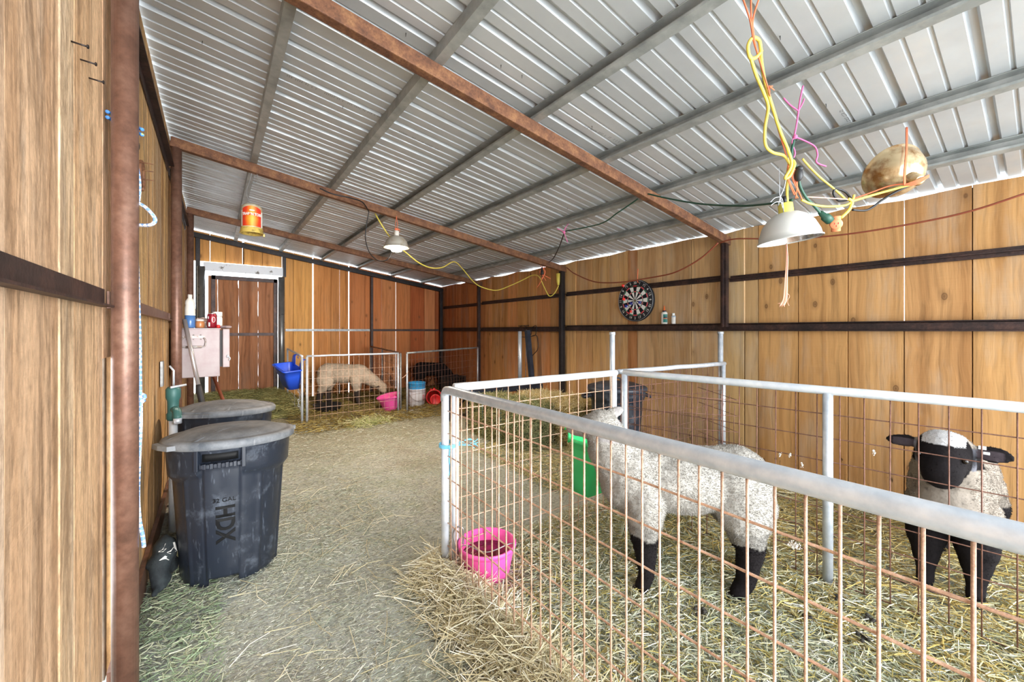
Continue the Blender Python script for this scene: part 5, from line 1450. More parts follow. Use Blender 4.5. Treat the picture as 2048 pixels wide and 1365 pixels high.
for (lo, hi, pal, core, lab, sd_, nn) in (((2.44, 3.20, 0.0), (2.90, 4.12, 0.455), PAL_HAY, 'haycore', 'greenish hay bale on the ground behind the near pen', 11, 9000),
                                      ((2.95, 2.92, 0.0), (3.42, 3.90, 0.47), PAL_STRAW, 'strawcore', 'yellow straw bale between the green hay bale and the black trash can', 12, 8000)):
    b = MB(); b.bbox((lo[0] + .012, lo[1] + .012, 0.005), (hi[0] - .012, hi[1] - .012, hi[2] - .012)); o = b.build('hay_bale', M[core], bevel=0.03)
    tag(o, lab, 'hay bale', 'bales')
    V, F, C = strands(nn, lo, hi, (0.05, 0.16), pal, sd_, (1, 1, 0.6)); V[:, 2] = np.maximum(V[:, 2], 0.004)
    raw_mesh('loose_stalks', V, F, M['stalk'], C, False, parent=o)
    for yy in (0.3, 0.7):
        b = MB(); y = lo[1] + (hi[1] - lo[1]) * yy
        b.tube([(lo[0] - .004, y, 0.02), (lo[0] - .004, y, hi[2] - .02), (lo[0] + .02, y, hi[2] + .004), (hi[0] - .02, y, hi[2] + .004), (hi[0] + .004, y, hi[2] - .02), (hi[0] + .004, y, 0.02)], 0.002, 5); b.build('baling_string', M['twine_blue'] if pal is PAL_HAY else M['stalk'], o)

# ------------------------------------------------------------------ rope, nails and horseshoe on the left
def rope_mat():
    m, nt, bs = nodes_of('blue_white_rope'); bs.inputs['Roughness'].default_value = 0.7
    P = world_pos(nt); v = N(nt, 'ShaderNodeTexChecker'); v.inputs['Scale'].default_value = 1.0
    L(nt, mapping(nt, P, (80, 80, 80), (0.6, 0.6, 0.78)), v.inputs['Vector'])
    v.inputs['Color1'].default_value = (*srgb(232, 232, 236), 1); v.inputs['Color2'].default_value = (*srgb(120, 156, 206), 1)
    L(nt, v.outputs['Color'], bs.inputs['Base Color']); return m
M['rope'] = rope_mat()
rp = lambda px, py, d=1.345: pt(px, py, d=d)
b = MB()
b.tube(spline([rp(272, 330), rp(276, 350), rp(278, 375), rp(276, 400), rp(272, 415), rp(270, 430)], 8), 0.0064, 10)
b.tube(spline([rp(273, 405, 1.33), rp(288, 413, 1.33), rp(301, 425, 1.33), rp(310, 438, 1.33), rp(307, 447, 1.33), rp(295, 451, 1.335), rp(272, 450, 1.34)], 8), 0.0058, 10)
b.tube(spline([rp(270, 430), rp(273, 500), rp(276, 600), rp(279, 690), rp(280, 790), rp(281, 800), rp(281, 850), rp(278, 920), rp(276, 990), rp(279, 1040), rp(285, 1070), rp(288, 1095)], 10), 0.0058, 10)
tag(b.build('rope', M['rope']), 'blue and white braided rope hanging beside the nearest pipe post', 'rope')
b = MB(); q = rp(281, 797); b.tube([q + Vector((0.010 * math.cos(k), 0.006 * math.sin(k), 0.012 * math.sin(k * 2))) for k in np.linspace(0, 2 * PI, 16)[:-1]], 0.006, 8, closed=True)
b.build('knot', M['rope'], bpy.data.objects['rope'])
M['rope2'] = simple('bright_blue_cord', srgb(78, 138, 214), 0.7, 0, srgb(180, 220, 70), 60, .58, .62)
b = MB()
for k in range(2):
    z = pt(214, 240, d=1.30).z - 0.018 * k
    b.tube([(XL + 0.0415 * math.cos(a), 1.80 + 0.0415 * math.sin(a), z - 0.02 * math.sin(a + 2.2)) for a in [math.radians(15 + 165 * i / 20) for i in range(21)]], 0.0055, 8)
tag(b.build('blue_tie', M['rope2']), 'bright blue cord tied round the top of the nearest pipe post', 'cord')
b = MB(); q = rp(272, 292, 1.35); b.ball(q, (0.010, 0.010, 0.022)); b.tube([q + Vector((0, 0, 0.02)), q + Vector((0.003, 0, 0.05))], 0.004, 8); b.tube([q + Vector((0, 0, -0.02)), q + Vector((0.0, 0, -0.05))], 0.004, 8)
tag(b.build('snap_clip', M['grip']), 'small black clip at the top of the blue and white rope', 'clip')
M['nail'] = simple('dark_nail', srgb(54, 46, 44), 0.45, 0.6)
for k, (px, py) in enumerate(((146, 84), (164, 120), (181, 157))):
    a = pt(px, py, x=WL + 0.003); b = MB(); d = Vector((0.026, -0.006, -0.004))
    b.pipe(a - d * 0.2, a + d, 0.0022, 8); b.pipe(a + d, a + d * 1.06, 0.005, 10)
    tag(b.build('nail', M['nail']), ('topmost', 'middle', 'lowest')[k] + ' of three dark nails in the left boards', 'nail', 'nails in the left wall')
hs = pt(283, 352, x=WL + 0.02); b = MB()
b.tube([hs + Vector((0.0, 0.055 * math.cos(a), 0.062 * math.sin(a))) for a in np.linspace(-1.1, PI + 1.1, 22)], 0.0085, 8)
for k in (-0.4, 0.2, 0.9):
    q = hs + Vector((0, -0.055 * math.cos(k) if False else 0.05 * math.cos(k + 2.6), 0.058 * math.sin(k)))
    b.pipe(q, q + Vector((0.045, 0, 0.002)), 0.0022, 6)
tag(b.build('horseshoe', M['rust_rafter']), 'rusty horseshoe with nails sticking out of the left wall behind the rope', 'horseshoe')
# ------------------------------------------------------------------ fly trap
c = Vector((0.25, 4.02, 2.065)); T = Matrix.Translation(c)
t = thing('fly_trap', 'clear jar fly trap with orange label hanging from the roof', 'fly trap', c)
M['jar'] = simple('clouded_jar', srgb(206, 196, 168), 0.25, 0, srgb(168, 148, 110), 12, .45, .7); M['yrim'] = simple('yellowed_rim', srgb(214, 186, 96), 0.35, 0, srgb(120, 96, 50), 20, .5, .7)
b = MB(); b.lathe([(0.076, 0.03), (0.078, 0.05), (0.078, 0.195), (0.072, 0.225), (0.052, 0.243), (0.001, 0.248)], 40, T); b.build('jar', M['jar'], t)
b = MB(); b.lathe([(0.078, 0.045), (0.082, 0.03), (0.084, 0.006), (0.090, 0.0), (0.084, -0.002), (0.074, 0.01), (0.066, 0.035), (0.001, 0.04)], 40, T); b.box((0.086, -0.01, -0.006), (0.012, 0.02, 0.022), T); b.build('rim', M['yrim'], t)
def label_mat():
    m, nt, bs = nodes_of('orange_label'); bs.inputs['Roughness'].default_value = 0.4
    a = N(nt, 'ShaderNodeAttribute'); a.attribute_name = 'tint'; L(nt, a.outputs['Color'], bs.inputs['Base Color']); return m
M['ft_label'] = label_mat()
fa = math.radians(-93); b = MB(); rows = []
for j in range(13):
    z = 0.05 + 0.145 * j / 12; row = []
    for k in range(19):
        u = -1 + 2 * k / 18
        zz = z + (0.022 * (1 - u * u) if j == 12 else 0) * 1.0
        row.append((c.x + 0.0788 * math.cos(fa + u * 0.95), c.y + 0.0788 * math.sin(fa + u * 0.95), c.z + zz))
    rows.append(row)
cols = []
for j in range(13):
    for k in range(19):
        u = -1 + 2 * k / 18; g = max(0, 1 - abs(u) * 1.3 - abs(j - 5) * 0.05)
        cc = [srgb(216, 60, 36)[i] * (1 - g) + srgb(248, 190, 50)[i] * g for i in range(3)]
        if j in (8, 9) or j == 10: cc = srgb(206, 52, 34) if j == 8 else cc
        cols.append((*cc, 1))
b.grid(rows); b.c = cols; b.build('label', M['ft_label'], t)
b = MB(); b.smooth = False
vs, fs = text_mesh("TRAP 'N TOSS", 0.026, 0.0006, 0.9, 0.0009)
b.add([(c.x + (0.0798 + q[2]) * math.cos(fa + q[0] / 0.079), c.y + (0.0798 + q[2]) * math.sin(fa + q[0] / 0.079), c.z + 0.148 + q[1] * 1.15) for q in vs], fs)
for k in range(24):
    pass
ov = [(0.020 * math.cos(k * PI / 10), 0.006 * math.sin(k * PI / 10)) for k in range(20)]
b.add([(c.x + 0.080 * math.cos(fa + u / 0.079), c.y + 0.080 * math.sin(fa + u / 0.079), c.z + 0.180 + v) for u, v in ov], [tuple(range(20))])
for s in (-1, 1): b.grid([[(c.x + 0.0791 * math.cos(fa + s * a), c.y + 0.0791 * math.sin(fa + s * a), c.z + z) for a in (0.98, 1.1, 1.2)] for z in (0.05, 0.18)])
b.build('lettering', M['white'], t)
b = MB(); b.tube(spline([c + Vector((0, 0, 0.247)), c + Vector((-0.03, 0, 0.30)), c + Vector((-0.035, 0, 0.37)), c + Vector((-0.01, -0.03, 0.46)), c + Vector((0.005, -0.05, 0.56))], 6), 0.0016, 6)
b.tube(spline([c + Vector((0.005, -0.05, 0.56)), c + Vector((0.03, -0.06, 0.50)), c + Vector((0.035, -0.05, 0.44)), c + Vector((-0.01, -0.04, 0.40))], 6), 0.0016, 6); b.build('hanging_wire', M['galv_dull'], t)

# ------------------------------------------------------------------ heat lamps
M['reflector'] = simple('dusty_aluminium', srgb(196, 190, 178), 0.5, 0.45, srgb(168, 146, 112), 14, .5, .75)
M['reflector_clean'] = simple('matt_aluminium', srgb(206, 206, 202), 0.5, 0.3); M['reflector_in'] = simple('bright_aluminium', srgb(212, 212, 212), 0.22, 0.9, srgb(150, 150, 148), 12, .5, .7)
M['reflector_brown'] = simple('dirty_reflector', srgb(206, 184, 146), 0.22, 0.6, srgb(150, 108, 64), 11, .45, .62)
M['socket_y'] = simple('yellow_socket', srgb(226, 214, 96), 0.45); M['socket_w'] = simple('white_socket', srgb(222, 216, 206), 0.4)
M['twine_o'] = simple('orange_twine', srgb(222, 116, 78), 0.85); M['twine_p'] = simple('pink_twine', srgb(206, 104, 152), 0.85); M['twine_pale'] = simple('pale_salmon_twine', srgb(236, 176, 152), 0.9)
M['cord_y'] = simple('yellow_cord', srgb(222, 200, 88), 0.5); M['cord_g'] = simple('green_cord', srgb(34, 78, 62), 0.5); M['cord_k'] = simple('black_cord', srgb(30, 30, 32), 0.5); M['cord_b'] = simple('brown_cord', srgb(140, 70, 46), 0.6)
M['plug_o'] = simple('orange_plug', srgb(244, 148, 104), 0.45)
def dome(root, Mx, r, h, mat, inner, skirt=0.0):
    """open side along local -z, rim at z=0"""
    prof = [(r + 0.006, -0.004), (r + 0.006, 0.002), (r, 0.004), (r * 0.97, h * 0.22), (r * 0.84, h * 0.55), (r * 0.62, h * 0.82), (r * 0.40, h * 0.96), (0.028, h)]
    b = MB(); b.lathe(prof, 48, Mx); o = b.build('reflector', mat, root)
    b = MB(); b.lathe([(q - 0.003, z - 0.003) for q, z in prof[2:]], 48, Mx, cap1=True); b.build('inner_surface', inner, root)
    return o
# lit lamp under the second rafter
c = pt(793, 495, y=3.93); T = Matrix.Translation(c)
t = thing('heat_lamp', 'lit heat lamp with dusty dome hanging under the second rafter', 'lamp', c, 'heat lamps')
dome(t, T, 0.118, 0.115, M['reflector'], M['reflector'])
b = MB(); b.lathe([(0.026, 0.108), (0.026, 0.16), (0.018, 0.168)], 20, T, cap1=True); b.build('socket', M['socket_w'], t)
def emit(name, col, s):
    m = bpy.data.materials.new(name); m.use_nodes = True; bs = m.node_tree.nodes['Principled BSDF']
    bs.inputs['Base Color'].default_value = (*col, 1); bs.inputs['Emission Color'].default_value = (*col, 1); bs.inputs['Emission Strength'].default_value = s; return m
M['bulb'] = emit('lit_bulb', (1.0, 0.86, 0.62), 14.0)
b = MB(); b.lathe([(0.016, 0.10), (0.03, 0.06), (0.050, 0.0), (0.058, -0.02), (0.047, -0.04), (0.001, -0.05)], 28, T); b.build('bulb', M['bulb'], t)
l = bpy.data.lights.new('heat_bulb_light', 'SPOT'); l.energy = 70; l.color = (1.0, 0.80, 0.60); l.spot_size = math.radians(150); l.spot_blend = 0.6; l.shadow_soft_size = 0.05
lo = bpy.data.objects.new('heat_bulb_light', l); COL.objects.link(lo); lo.location = c + Vector((0, 0, -0.07))
b = MB()
for s in (-1, 1): b.tube(spline([c + Vector((0, 0, 0.165)), c + Vector((0.012 * s, 0, 0.22)), c + Vector((0.006 * s, 0.0, 0.27)), c + Vector((0.0, 0.0, 0.315))], 5), 0.0028, 5)
b.ball(c + Vector((0, 0, 0.18)), (0.022, 0.016, 0.014)); b.tube(spline([c + Vector((0, 0, 0.18)), c + Vector((0.028, 0, 0.19)), c + Vector((0.03, 0, 0.16))], 4), 0.003, 5)
tag(b.build('twine', M['twine_o']), 'orange twine holding up the lit heat lamp', 'twine', 'orange twines')

# white lamp over the near pen
c = pt(1579, 480, d=1.83); T = Matrix.Translation(c) @ Matrix.Rotation(math.radians(8), 4, (0.55, 0.83, 0)) 
T = Matrix.Translation(c) @ Matrix.Rotation(math.radians(-7), 4, Vector((SN, CS, 0)))
t = thing('heat_lamp', 'pale dome heat lamp with yellow socket hanging over the near pen', 'lamp', c, 'heat lamps')
dome(t, T, 0.122, 0.125, M['reflector_clean'], M['reflector_in'])
b = MB(); b.lathe([(0.030, 0.118), (0.029, 0.165), (0.02, 0.17)], 24, T, cap1=True); b.build('socket', M['socket_y'], t)
b = MB(); b.tube([T @ Vector((0, 0, 0.165)), T @ Vector((0, 0, 0.20))], 0.009, 10); b.build('strain_relief', M['cord_k'], t)
b = MB()
for k in range(2): b.tube(spline([T @ Vector((-0.03, 0, 0.125)), T @ Vector((-0.06, -0.01, 0.16 + 0.02 * k)), T @ Vector((-0.10, 0.0, 0.165 + 0.02 * k)), T @ Vector((-0.135, 0.01, 0.15 + 0.015 * k))], 6), 0.0016, 5)
b.tube(spline([T @ Vector((-0.03, 0, 0.13)), T @ Vector((-0.05, 0, 0.20)), T @ Vector((-0.035, 0, 0.26)), T @ Vector((-0.02, 0, 0.33))], 6), 0.0016, 5)
b.build('wire_hanger', M['galv'], t)
# frayed twine hanging below it
top = pt(1573, 488, d=1.83); b = MB()
zz = [(1573, 488), (1574, 520), (1572, 555), (1571, 580), (1569, 600), (1563, 612)]
for k in range(9):
    o = Vector((R.gauss(0, .0016), R.gauss(0, .0016), 0)); b.tube(spline([pt(px, py, d=1.83) + o * (1 + i) for i, (px, py) in enumerate(zz)], 5), 0.0014, 4)
b.tube(spline([pt(1571, 585, d=1.83), pt(1579, 592, d=1.83), pt(1575, 603, d=1.83), pt(1578, 612, d=1.83)], 5), 0.001, 4)
for k in range(16):
    q = pt(1565 + R.uniform(-2, 3), 606, d=1.83); b.tube([q, q + Vector((R.uniform(-.02, .01), R.uniform(-.01, .01), R.uniform(-.02, .0)))], 0.0009, 4)
tag(b.build('frayed_twine', M['twine_pale']), 'frayed pale salmon twine dangling below the pale dome lamp', 'twine')

# brown reflector under the roof
ap = pt(1822, 356, d=1.84); op = ap + (pt(1757, 336, d=2.02) - ap).normalized() * 0.125
Mx = look_z(op, ap - op)
t = thing('heat_lamp', 'brown stained lamp reflector tied up against the roof', 'lamp', op, 'heat lamps')
dome(t, Mx, 0.120, (ap - op).length, M['reflector_brown'], M['reflector'])
h = (ap - op).length
b = MB(); b.lathe([(0.026, h - 0.01), (0.024, h + 0.05), (0.016, h + 0.055)], 20, Mx, cap1=True); b.build('socket', M['reflector_brown'], t)
b = MB()
for k in range(4): b.tube(spline([pt(1812 + k, 255, d=1.95), pt(1812 + 0.8 * k, 300, d=1.80), pt(1808 + k, 345, d=1.78), pt(1808 + k, 372, d=1.80)], 5), 0.0022, 5)
for k in range(5): b.tube(spline([pt(1806, 370, d=1.80), pt(1830, 362 + 2 * k, d=1.78), pt(1858, 350 + k, d=1.78)], 4), 0.0018, 4)
tag(b.build('twine', M['twine_o']), 'orange twine tying the brown reflector to the roof purlin', 'twine', 'orange twines')

# cords around the pale lamp
def cord(pp, r, mat, label, grp=None, name='extension_cable', cat='cord', n=8, seg=8):
    return wire(name, [pt(px, py, d=d) for px, py, d in pp], r, mat, label, cat, grp, n, seg)
b = MB()
b.tube(spline([pt(*q[:2], d=q[2]) for q in [(1576, 418, 1.83), (1574, 390, 1.83), (1576, 340, 1.8), (1584, 322, 1.79), (1589, 330, 1.78), (1580, 352, 1.78), (1570, 356, 1.78), (1583, 330, 1.77), (1576, 300, 1.75), (1560, 262, 1.7), (1545, 215, 1.63), (1530, 165, 1.57), (1523, 125, 1.5), (1521, 95, 1.45), (1517, 80, 1.44), (1505, 76, 1.43), (1496, 92, 1.44), (1500, 115, 1.46), (1512, 115, 1.47), (1524, 100, 1.46)]], 8), 0.0062, 8)
b.tube(spline([pt(*q[:2], d=q[2]) for q in [(1500, 112, 1.46), (1512, 150, 1.5), (1527, 185, 1.56), (1536, 215, 1.61), (1530, 255, 1.66), (1531, 290, 1.7), (1545, 305, 1.73), (1568, 312, 1.77), (1580, 330, 1.79)]], 8), 0.0062, 8)
tag(b.build('extension_cable', M['cord_y']), 'thick yellow power cord looped up to the roof above the pale lamp', 'cord')
b = MB()
for k in range(3):
    b.tube(spline([pt(1484 + 18 * k, -8, d=1.385), pt(1500 + 3 * k, 40, d=1.40), pt(1507 + k, 80, d=1.43), pt(1516, 110, d=1.47), pt(1528, 150, d=1.53), pt(1536, 176, d=1.57)], 6), 0.003, 5)
b.tube(spline([pt(1536, 176, d=1.57), pt(1543, 205, d=1.62), pt(1552, 245, d=1.68), pt(1572, 310, d=1.77), pt(1578, 340, d=1.8), pt(1572, 355, d=1.8)], 6), 0.0026, 5)
for k in range(8):
    q = pt(1538, 173, d=1.57); b.tube([q, q + Vector((R.uniform(.005, .03), R.uniform(-.01, .01), R.uniform(-.012, .008)))], 0.0022, 4)
tag(b.build('twine', M['twine_o']), 'orange twine from the roof purlin holding the looped yellow cord', 'twine', 'orange twines')
b = MB()
b.tube(spline([pt(1606, 172, d=1.78), pt(1600, 200, d=1.78), pt(1597, 222, d=1.79), pt(1592, 255, d=1.8), pt(1588, 274, d=1.8)], 6), 0.0038, 6)
b.tube(spline([pt(1597, 222, d=1.79), pt(1580, 210, d=1.79), pt(1567, 196, d=1.79)], 5), 0.0034, 6); b.tube(spline([pt(1597, 222, d=1.79), pt(1606, 205, d=1.79), pt(1608, 198, d=1.79)], 5), 0.003, 6)
b.ball(pt(1590, 274, d=1.8), 0.010)
b.tube(spline([pt(1590, 274, d=1.8), pt(1612, 283, d=1.8), pt(1630, 294, d=1.8), pt(1635, 310, d=1.8), pt(1633, 325, d=1.8), pt(1652, 333, d=1.8)], 6), 0.0034, 6)
b.tube(spline([pt(1590, 274, d=1.8), pt(1584, 285, d=1.8), pt(1590, 305, d=1.8), pt(1587, 316, d=1.8)], 6), 0.003, 6)
tag(b.build('twine', M['twine_p']), 'pink twine knotted to the roof purlin above the pale lamp', 'twine', 'pink twines')
# plug, tap and cords at the bundle
b = MB(); b.ball(pt(1597, 350, d=1.79), (0.018, 0.018, 0.030)); b.ball(pt(1599, 338, d=1.79), (0.015, 0.015, 0.014))
tag(b.build('plug_adapter', M['cord_k']), 'black socket adapter in the cord bundle above the pale lamp', 'plug')
cord([(1588, 280, 1.8), (1583, 312, 1.8), (1594, 340, 1.8), (1600, 372, 1.81), (1612, 395, 1.82), (1628, 412, 1.84), (1642, 428, 1.85)], 0.006, M['cord_g'], 'short green cord running from the bundle to the orange tap', 'green cords')
a, d_ = pt(1640, 425, d=1.85), pt(1660, 442, d=1.86)
b = MB(); b.tube([a, a.lerp(d_, .45), a.lerp(d_, .5), d_], [0.010, 0.014, 0.019, 0.019], 14)
tag(b.build('power_plug', M['cord_g']), 'green power plug pushed into the orange three-way tap', 'plug')
t3 = pt(1672, 448, d=1.86); t = thing('outlet_tap', 'orange three-way outlet tap hanging by the green plug', 'plug', t3)
b = MB(); fw = (Vector((0, 0, EYE)) - t3).normalized()
Mt = look_z(t3, Vector((-0.75, -0.25, -0.25)))
b.lathe([(0.001, -0.026), (0.020, -0.026), (0.024, -0.02), (0.024, 0.018), (0.020, 0.022), (0.001, 0.022)], 24, Mt); b.lathe([(0.018, 0), (0.018, 0.034), (0.001, 0.036)], 20, Mt @ Matrix.Rotation(PI / 2, 4, 'X')); b.lathe([(0.018, 0), (0.018, 0.034), (0.001, 0.036)], 20, Mt @ Matrix.Rotation(-PI / 2, 4, 'X')); b.build('tap_body', M['plug_o'], t)
b = MB()
for u, v in ((-0.007, 0.004), (0.007, 0.004), (0, -0.008)): b.box((u, v, 0.0223), (0.003, 0.008, 0.001), Mt)
b.build('slots', M['redcap'], t)
cord([(1682, 436, 1.87), (1698, 420, 1.88), (1704, 404, 1.88), (1696, 398, 1.88)], 0.007, M['cord_y'], 'short yellow cord from the orange tap up to the knot', 'yellow cords')
cord([(1603, 400, 1.82), (1622, 408, 1.83), (1650, 413, 1.85), (1690, 411, 1.88), (1705, 400, 1.88), (1708, 390, 1.88)], 0.005, M['cord_y'], 'yellow cord sagging between the bundle and the knot', 'yellow cords')
cord([(1605, 318, 1.84), (1620, 335, 1.86), (1640, 355, 1.88), (1668, 378, 1.9), (1690, 398, 1.9)], 0.0045, M['cord_y'], 'yellow cord slanting from the purlin down to the knot', 'yellow cords')
cord([(1700, 404, 1.88), (1740, 392, 1.87), (1790, 378, 1.85), (1835, 366, 1.84)], 0.0055, M['cord_y'], 'yellow cord running from the knot to the brown reflector', 'yellow cords')
cord([(1700, 400, 1.90), (1735, 388, 1.89), (1780, 372, 1.87), (1812, 368, 1.84)], 0.003, M['twine_o'], 'orange twine running along the yellow cord to the brown reflector', 'orange twines', 'twine', 'twine')
cord([(1705, 420, 1.92), (1735, 420, 1.92), (1765, 400, 1.9), (1790, 385, 1.88), (1830, 366, 1.86)], 0.005, M['cord_k'], 'black cord sagging below the brown reflector', 'black cords')
cord([(1696, 400, 1.89), (1678, 402, 1.9), (1667, 388, 1.9), (1672, 378, 1.9), (1690, 384, 1.9), (1702, 398, 1.89)], 0.005, M['cord_k'], 'black cord coiled at the knot left of the brown reflector', 'black cords')
cord([(1612, 394, 1.82), (1650, 396, 1.84), (1695, 399, 1.87)], 0.0026, M['twine_pale'], 'pale twine stretched level from the bundle to the knot', None, 'twine', 'twine')
cord([(1572, 355, 1.8), (1568, 375, 1.81), (1560, 395, 1.82), (1556, 412, 1.83)], 0.0032, M['galv_dull'], 'thin steel chain wire beside the yellow lamp cord', None, 'hanging_wire', 'wire')
b = MB()
for k in range(6): b.tube(spline([pt(1580 + R.uniform(-8, 8), 330 + R.uniform(-4, 4), d=1.79), pt(1576 + R.uniform(-10, 20), 360, d=1.8), pt(1590 + R.uniform(-10, 16), 395 + R.uniform(-6, 6), d=1.81)], 6), 0.0024, 5)
tag(b.build('twine', M['twine_o']), 'orange twine wrapped round the cord bundle above the pale lamp', 'twine', 'orange twines')
# green cord along the roof to the left
cord([(1585, 400, 1.84), (1545, 407, 1.95), (1480, 412, 2.2), (1400, 408, 2.55), (1340, 398, 2.8), (1296, 388, 2.95)], 0.0055, M['cord_g'], 'green cord drooping from the bundle to the nearest rafter', 'green cords')
cord([(1276, 398, 3.05), (1235, 426, 3.25), (1200, 448, 3.5), (1130, 463, 3.85)], 0.0055, M['cord_g'], 'green cord from the nearest rafter to the pink twine knot', 'green cords')
cord([(1129, 464, 3.85), (1120, 490, 4.2), (1108, 515, 4.7), (1098, 525, 5.2)], 0.006, M['cord_k'], 'black cord falling from the pink knot to the second rafter', 'black cords')
b = MB(); q = pt(1128, 465, d=3.84); b.ball(q, 0.014)
for dx, dz in ((-0.09, 0.02), (0.05, -0.09), (0.06, 0.09), (0.02, 0.05)): b.tube(spline([q, q + Vector((dx * .5, 0, dz * .6 + .005)), q + Vector((dx, 0, dz))], 4), 0.0035, 5)
tag(b.build('twine', M['twine_p']), 'pink twine knot holding the green cord mid roof', 'twine', 'pink twines')
# cords at the lit lamp
cord([(738, 424, 3.95), (733, 450, 3.95), (731, 478, 3.95), (739, 505, 3.95), (756, 521, 3.95), (774, 520, 3.95), (784, 503, 3.97)], 0.005, M['cord_k'], 'black cord looping down beside the lit heat lamp', 'black cords')
cord([(640, 377, 3.4), (665, 388, 3.5), (700, 396, 3.6), (725, 405, 3.75), (738, 424, 3.94)], 0.006, M['cord_k'], 'black cord lying along the second rafter', 'black cords')
cord([(750, 427, 4.06), (762, 448, 4.08), (778, 472, 4.15), (792, 488, 4.35), (815, 508, 4.4), (838, 526, 4.5), (862, 536, 4.7), (885, 535, 4.9), (908, 524, 5.2), (925, 538, 5.5), (945, 562, 5.75), (962, 574, 5.95), (992, 581, 5.95), (1022, 571, 5.9), (1046, 560, 5.85), (1065, 551, 5.75), (1078, 554, 5.65), (1088, 574, 5.6), (1098, 592, 5.55), (1108, 588, 5.5), (1117, 572, 5.45)], 0.007, M['cord_y'], 'long yellow extension cord strung below the roof from the lit lamp', 'yellow cords', n=10)
a = pt(1117, 571, d=5.45); b = MB(); b.tube([a, a + Vector((-.004, 0, .05)), a + Vector((-.006, 0, .16))], [0.014, 0.026, 0.030], 12)
tag(b.build('power_plug', M['cord_y']), 'yellow cord end hanging left of the black square post', 'plug')
b = MB()
for k in range(4): b.tube(spline([pt(1083 + 5 * k, 522, d=5.3), pt(1082 + 3 * k, 535, d=5.3), pt(1085 + R.uniform(-6, 8), 545, d=5.3), pt(1074 + 9 * k, 556 + R.uniform(-4, 20), d=5.3)], 5), 0.0045, 5)
tag(b.build('twine', M['twine_o']), 'orange twine tied at the right end of the second rafter', 'twine', 'orange twines')
a = pt(1084, 550, d=5.3); b = MB(); b.tube([a + Vector((0, 0, .1)), a + Vector((0, 0, .03)), a], [0.008, 0.02, 0.022], 12)
for s in (-1, 1): b.tube([a, a + Vector((0.01 * s, 0, -0.03))], 0.003, 5)
tag(b.build('power_plug', M['cord_k']), 'black power plug dangling from orange twine at the second rafter', 'plug')
# cords along the right wall
cord([(2100, 372, 2.0), (2048, 388, 2.05), (1950, 420, 2.2), (1850, 443, 2.37), (1700, 468, 2.66), (1580, 478, 2.95), (1474, 478, 3.25), (1440, 486, 3.4)], 0.0055, M['cord_b'], 'brown cord along the top of the right wall in the near bay', 'brown cords')
cord([(1436, 486, 3.42), (1400, 518, 3.58), (1350, 545, 3.82), (1300, 556, 4.1), (1240, 565, 4.4), (1190, 564, 4.75), (1150, 548, 5.05), (1134, 536, 5.2)], 0.007, M['cord_b'], 'brown cord sagging above the dartboard', 'brown cords')
cord([(1276, 538, 4.28), (1275, 562, 4.28), (1277, 565, 4.28)], 0.004, M['twine_o'], 'short orange twine above the dartboard', 'orange twines', 'twine', 'twine')
# ------------------------------------------------------------------ straw, hay litter, droppings
rng = np.random.default_rng(21)
FZ = np.vectorize(fz)
def litter(name, label, n, xr, yr, length, pal, r, lift, seed, keep=None, flat=0.18, mode=None):
    rng = np.random.default_rng(seed)
    x = rng.uniform(*xr, n); y = rng.uniform(*yr, n)
    if mode is not None: x, y = mode(rng, n)
    if keep is not None:
        k = keep(x, y, rng); x, y = x[k], y[k]
    n = len(x)
    z = FZ(x, y) + rng.uniform(0.002, 1.0, n) ** 1.5 * (lift(x, y) if callable(lift) else lift) + 0.002
    a = rng.uniform(0, 2 * PI, n); d = np.stack([np.cos(a), np.sin(a), rng.normal(0, flat, n)], 1); d /= np.linalg.norm(d, axis=1)[:, None]
    V, F, C = prisms(np.stack([x, y, z], 1), d, rng.uniform(*length, n), rng.uniform(*r, n), pal, rng)
    gz = FZ(V[:, 0], V[:, 1]) + 0.001
    V[:, 2] = np.maximum(V[:, 2], gz)
    o = raw_mesh(name, V, F, M['stalk'], C, False)
    return tag(o, label, 'straw', kind='stuff')
PAL_BED = [srgb(208, 202, 166), srgb(188, 186, 156), srgb(172, 158, 96), srgb(226, 222, 200), srgb(156, 160, 130), srgb(134, 140, 118), srgb(190, 174, 104), srgb(220, 220, 210), srgb(178, 182, 160)]
PAL_PALE = [srgb(230, 222, 192), srgb(212, 200, 162), srgb(240, 236, 218), srgb(220, 210, 176), srgb(196, 184, 146)]
PAL_GOLD = [srgb(206, 182, 112), srgb(188, 162, 90), srgb(222, 206, 150), srgb(162, 140, 82), srgb(230, 222, 188), srgb(170, 168, 130)]
PAL_FINE = [srgb(206, 206, 190), srgb(172, 180, 158), srgb(150, 160, 138), srgb(222, 222, 208), srgb(186, 182, 156), srgb(190, 196, 178)]
litter('straw_bedding', 'thick mixed straw bedding covering the floor of the near pen', 36000, (0.93, 2.55), (-0.35, 1.95), (0.02, 0.09), PAL_BED, (0.0009, 0.0020), 0.035, 31, lambda x, y, g: g.random(len(x)) < np.clip((x - 0.85) / 0.25, .3, 1))
litter('straw_bedding', 'golden long straw on the floor around the dark-faced sheep', 11000, (2.0, 3.8), (-0.4, 1.5), (0.04, 0.15), PAL_GOLD, (0.0010, 0.0023), 0.04, 32)
def heap(rng, n):
    t = rng.uniform(0, 1, n); y = 1.95 - 2.0 * t; x = 0.915 + rng.normal(0, 0.06 + 0.085 * t, n) - 0.04 * t
    return x, y
litter('straw_heap', 'loose pale straw heaped along the foot of the near panel', 7500, (0, 1), (0, 1), (0.05, 0.26), PAL_PALE, (0.0008, 0.0019), lambda x, y: 0.09 * np.exp(-((x - 0.93) / 0.11) ** 2) + 0.012, 33, mode=heap, flat=0.35)
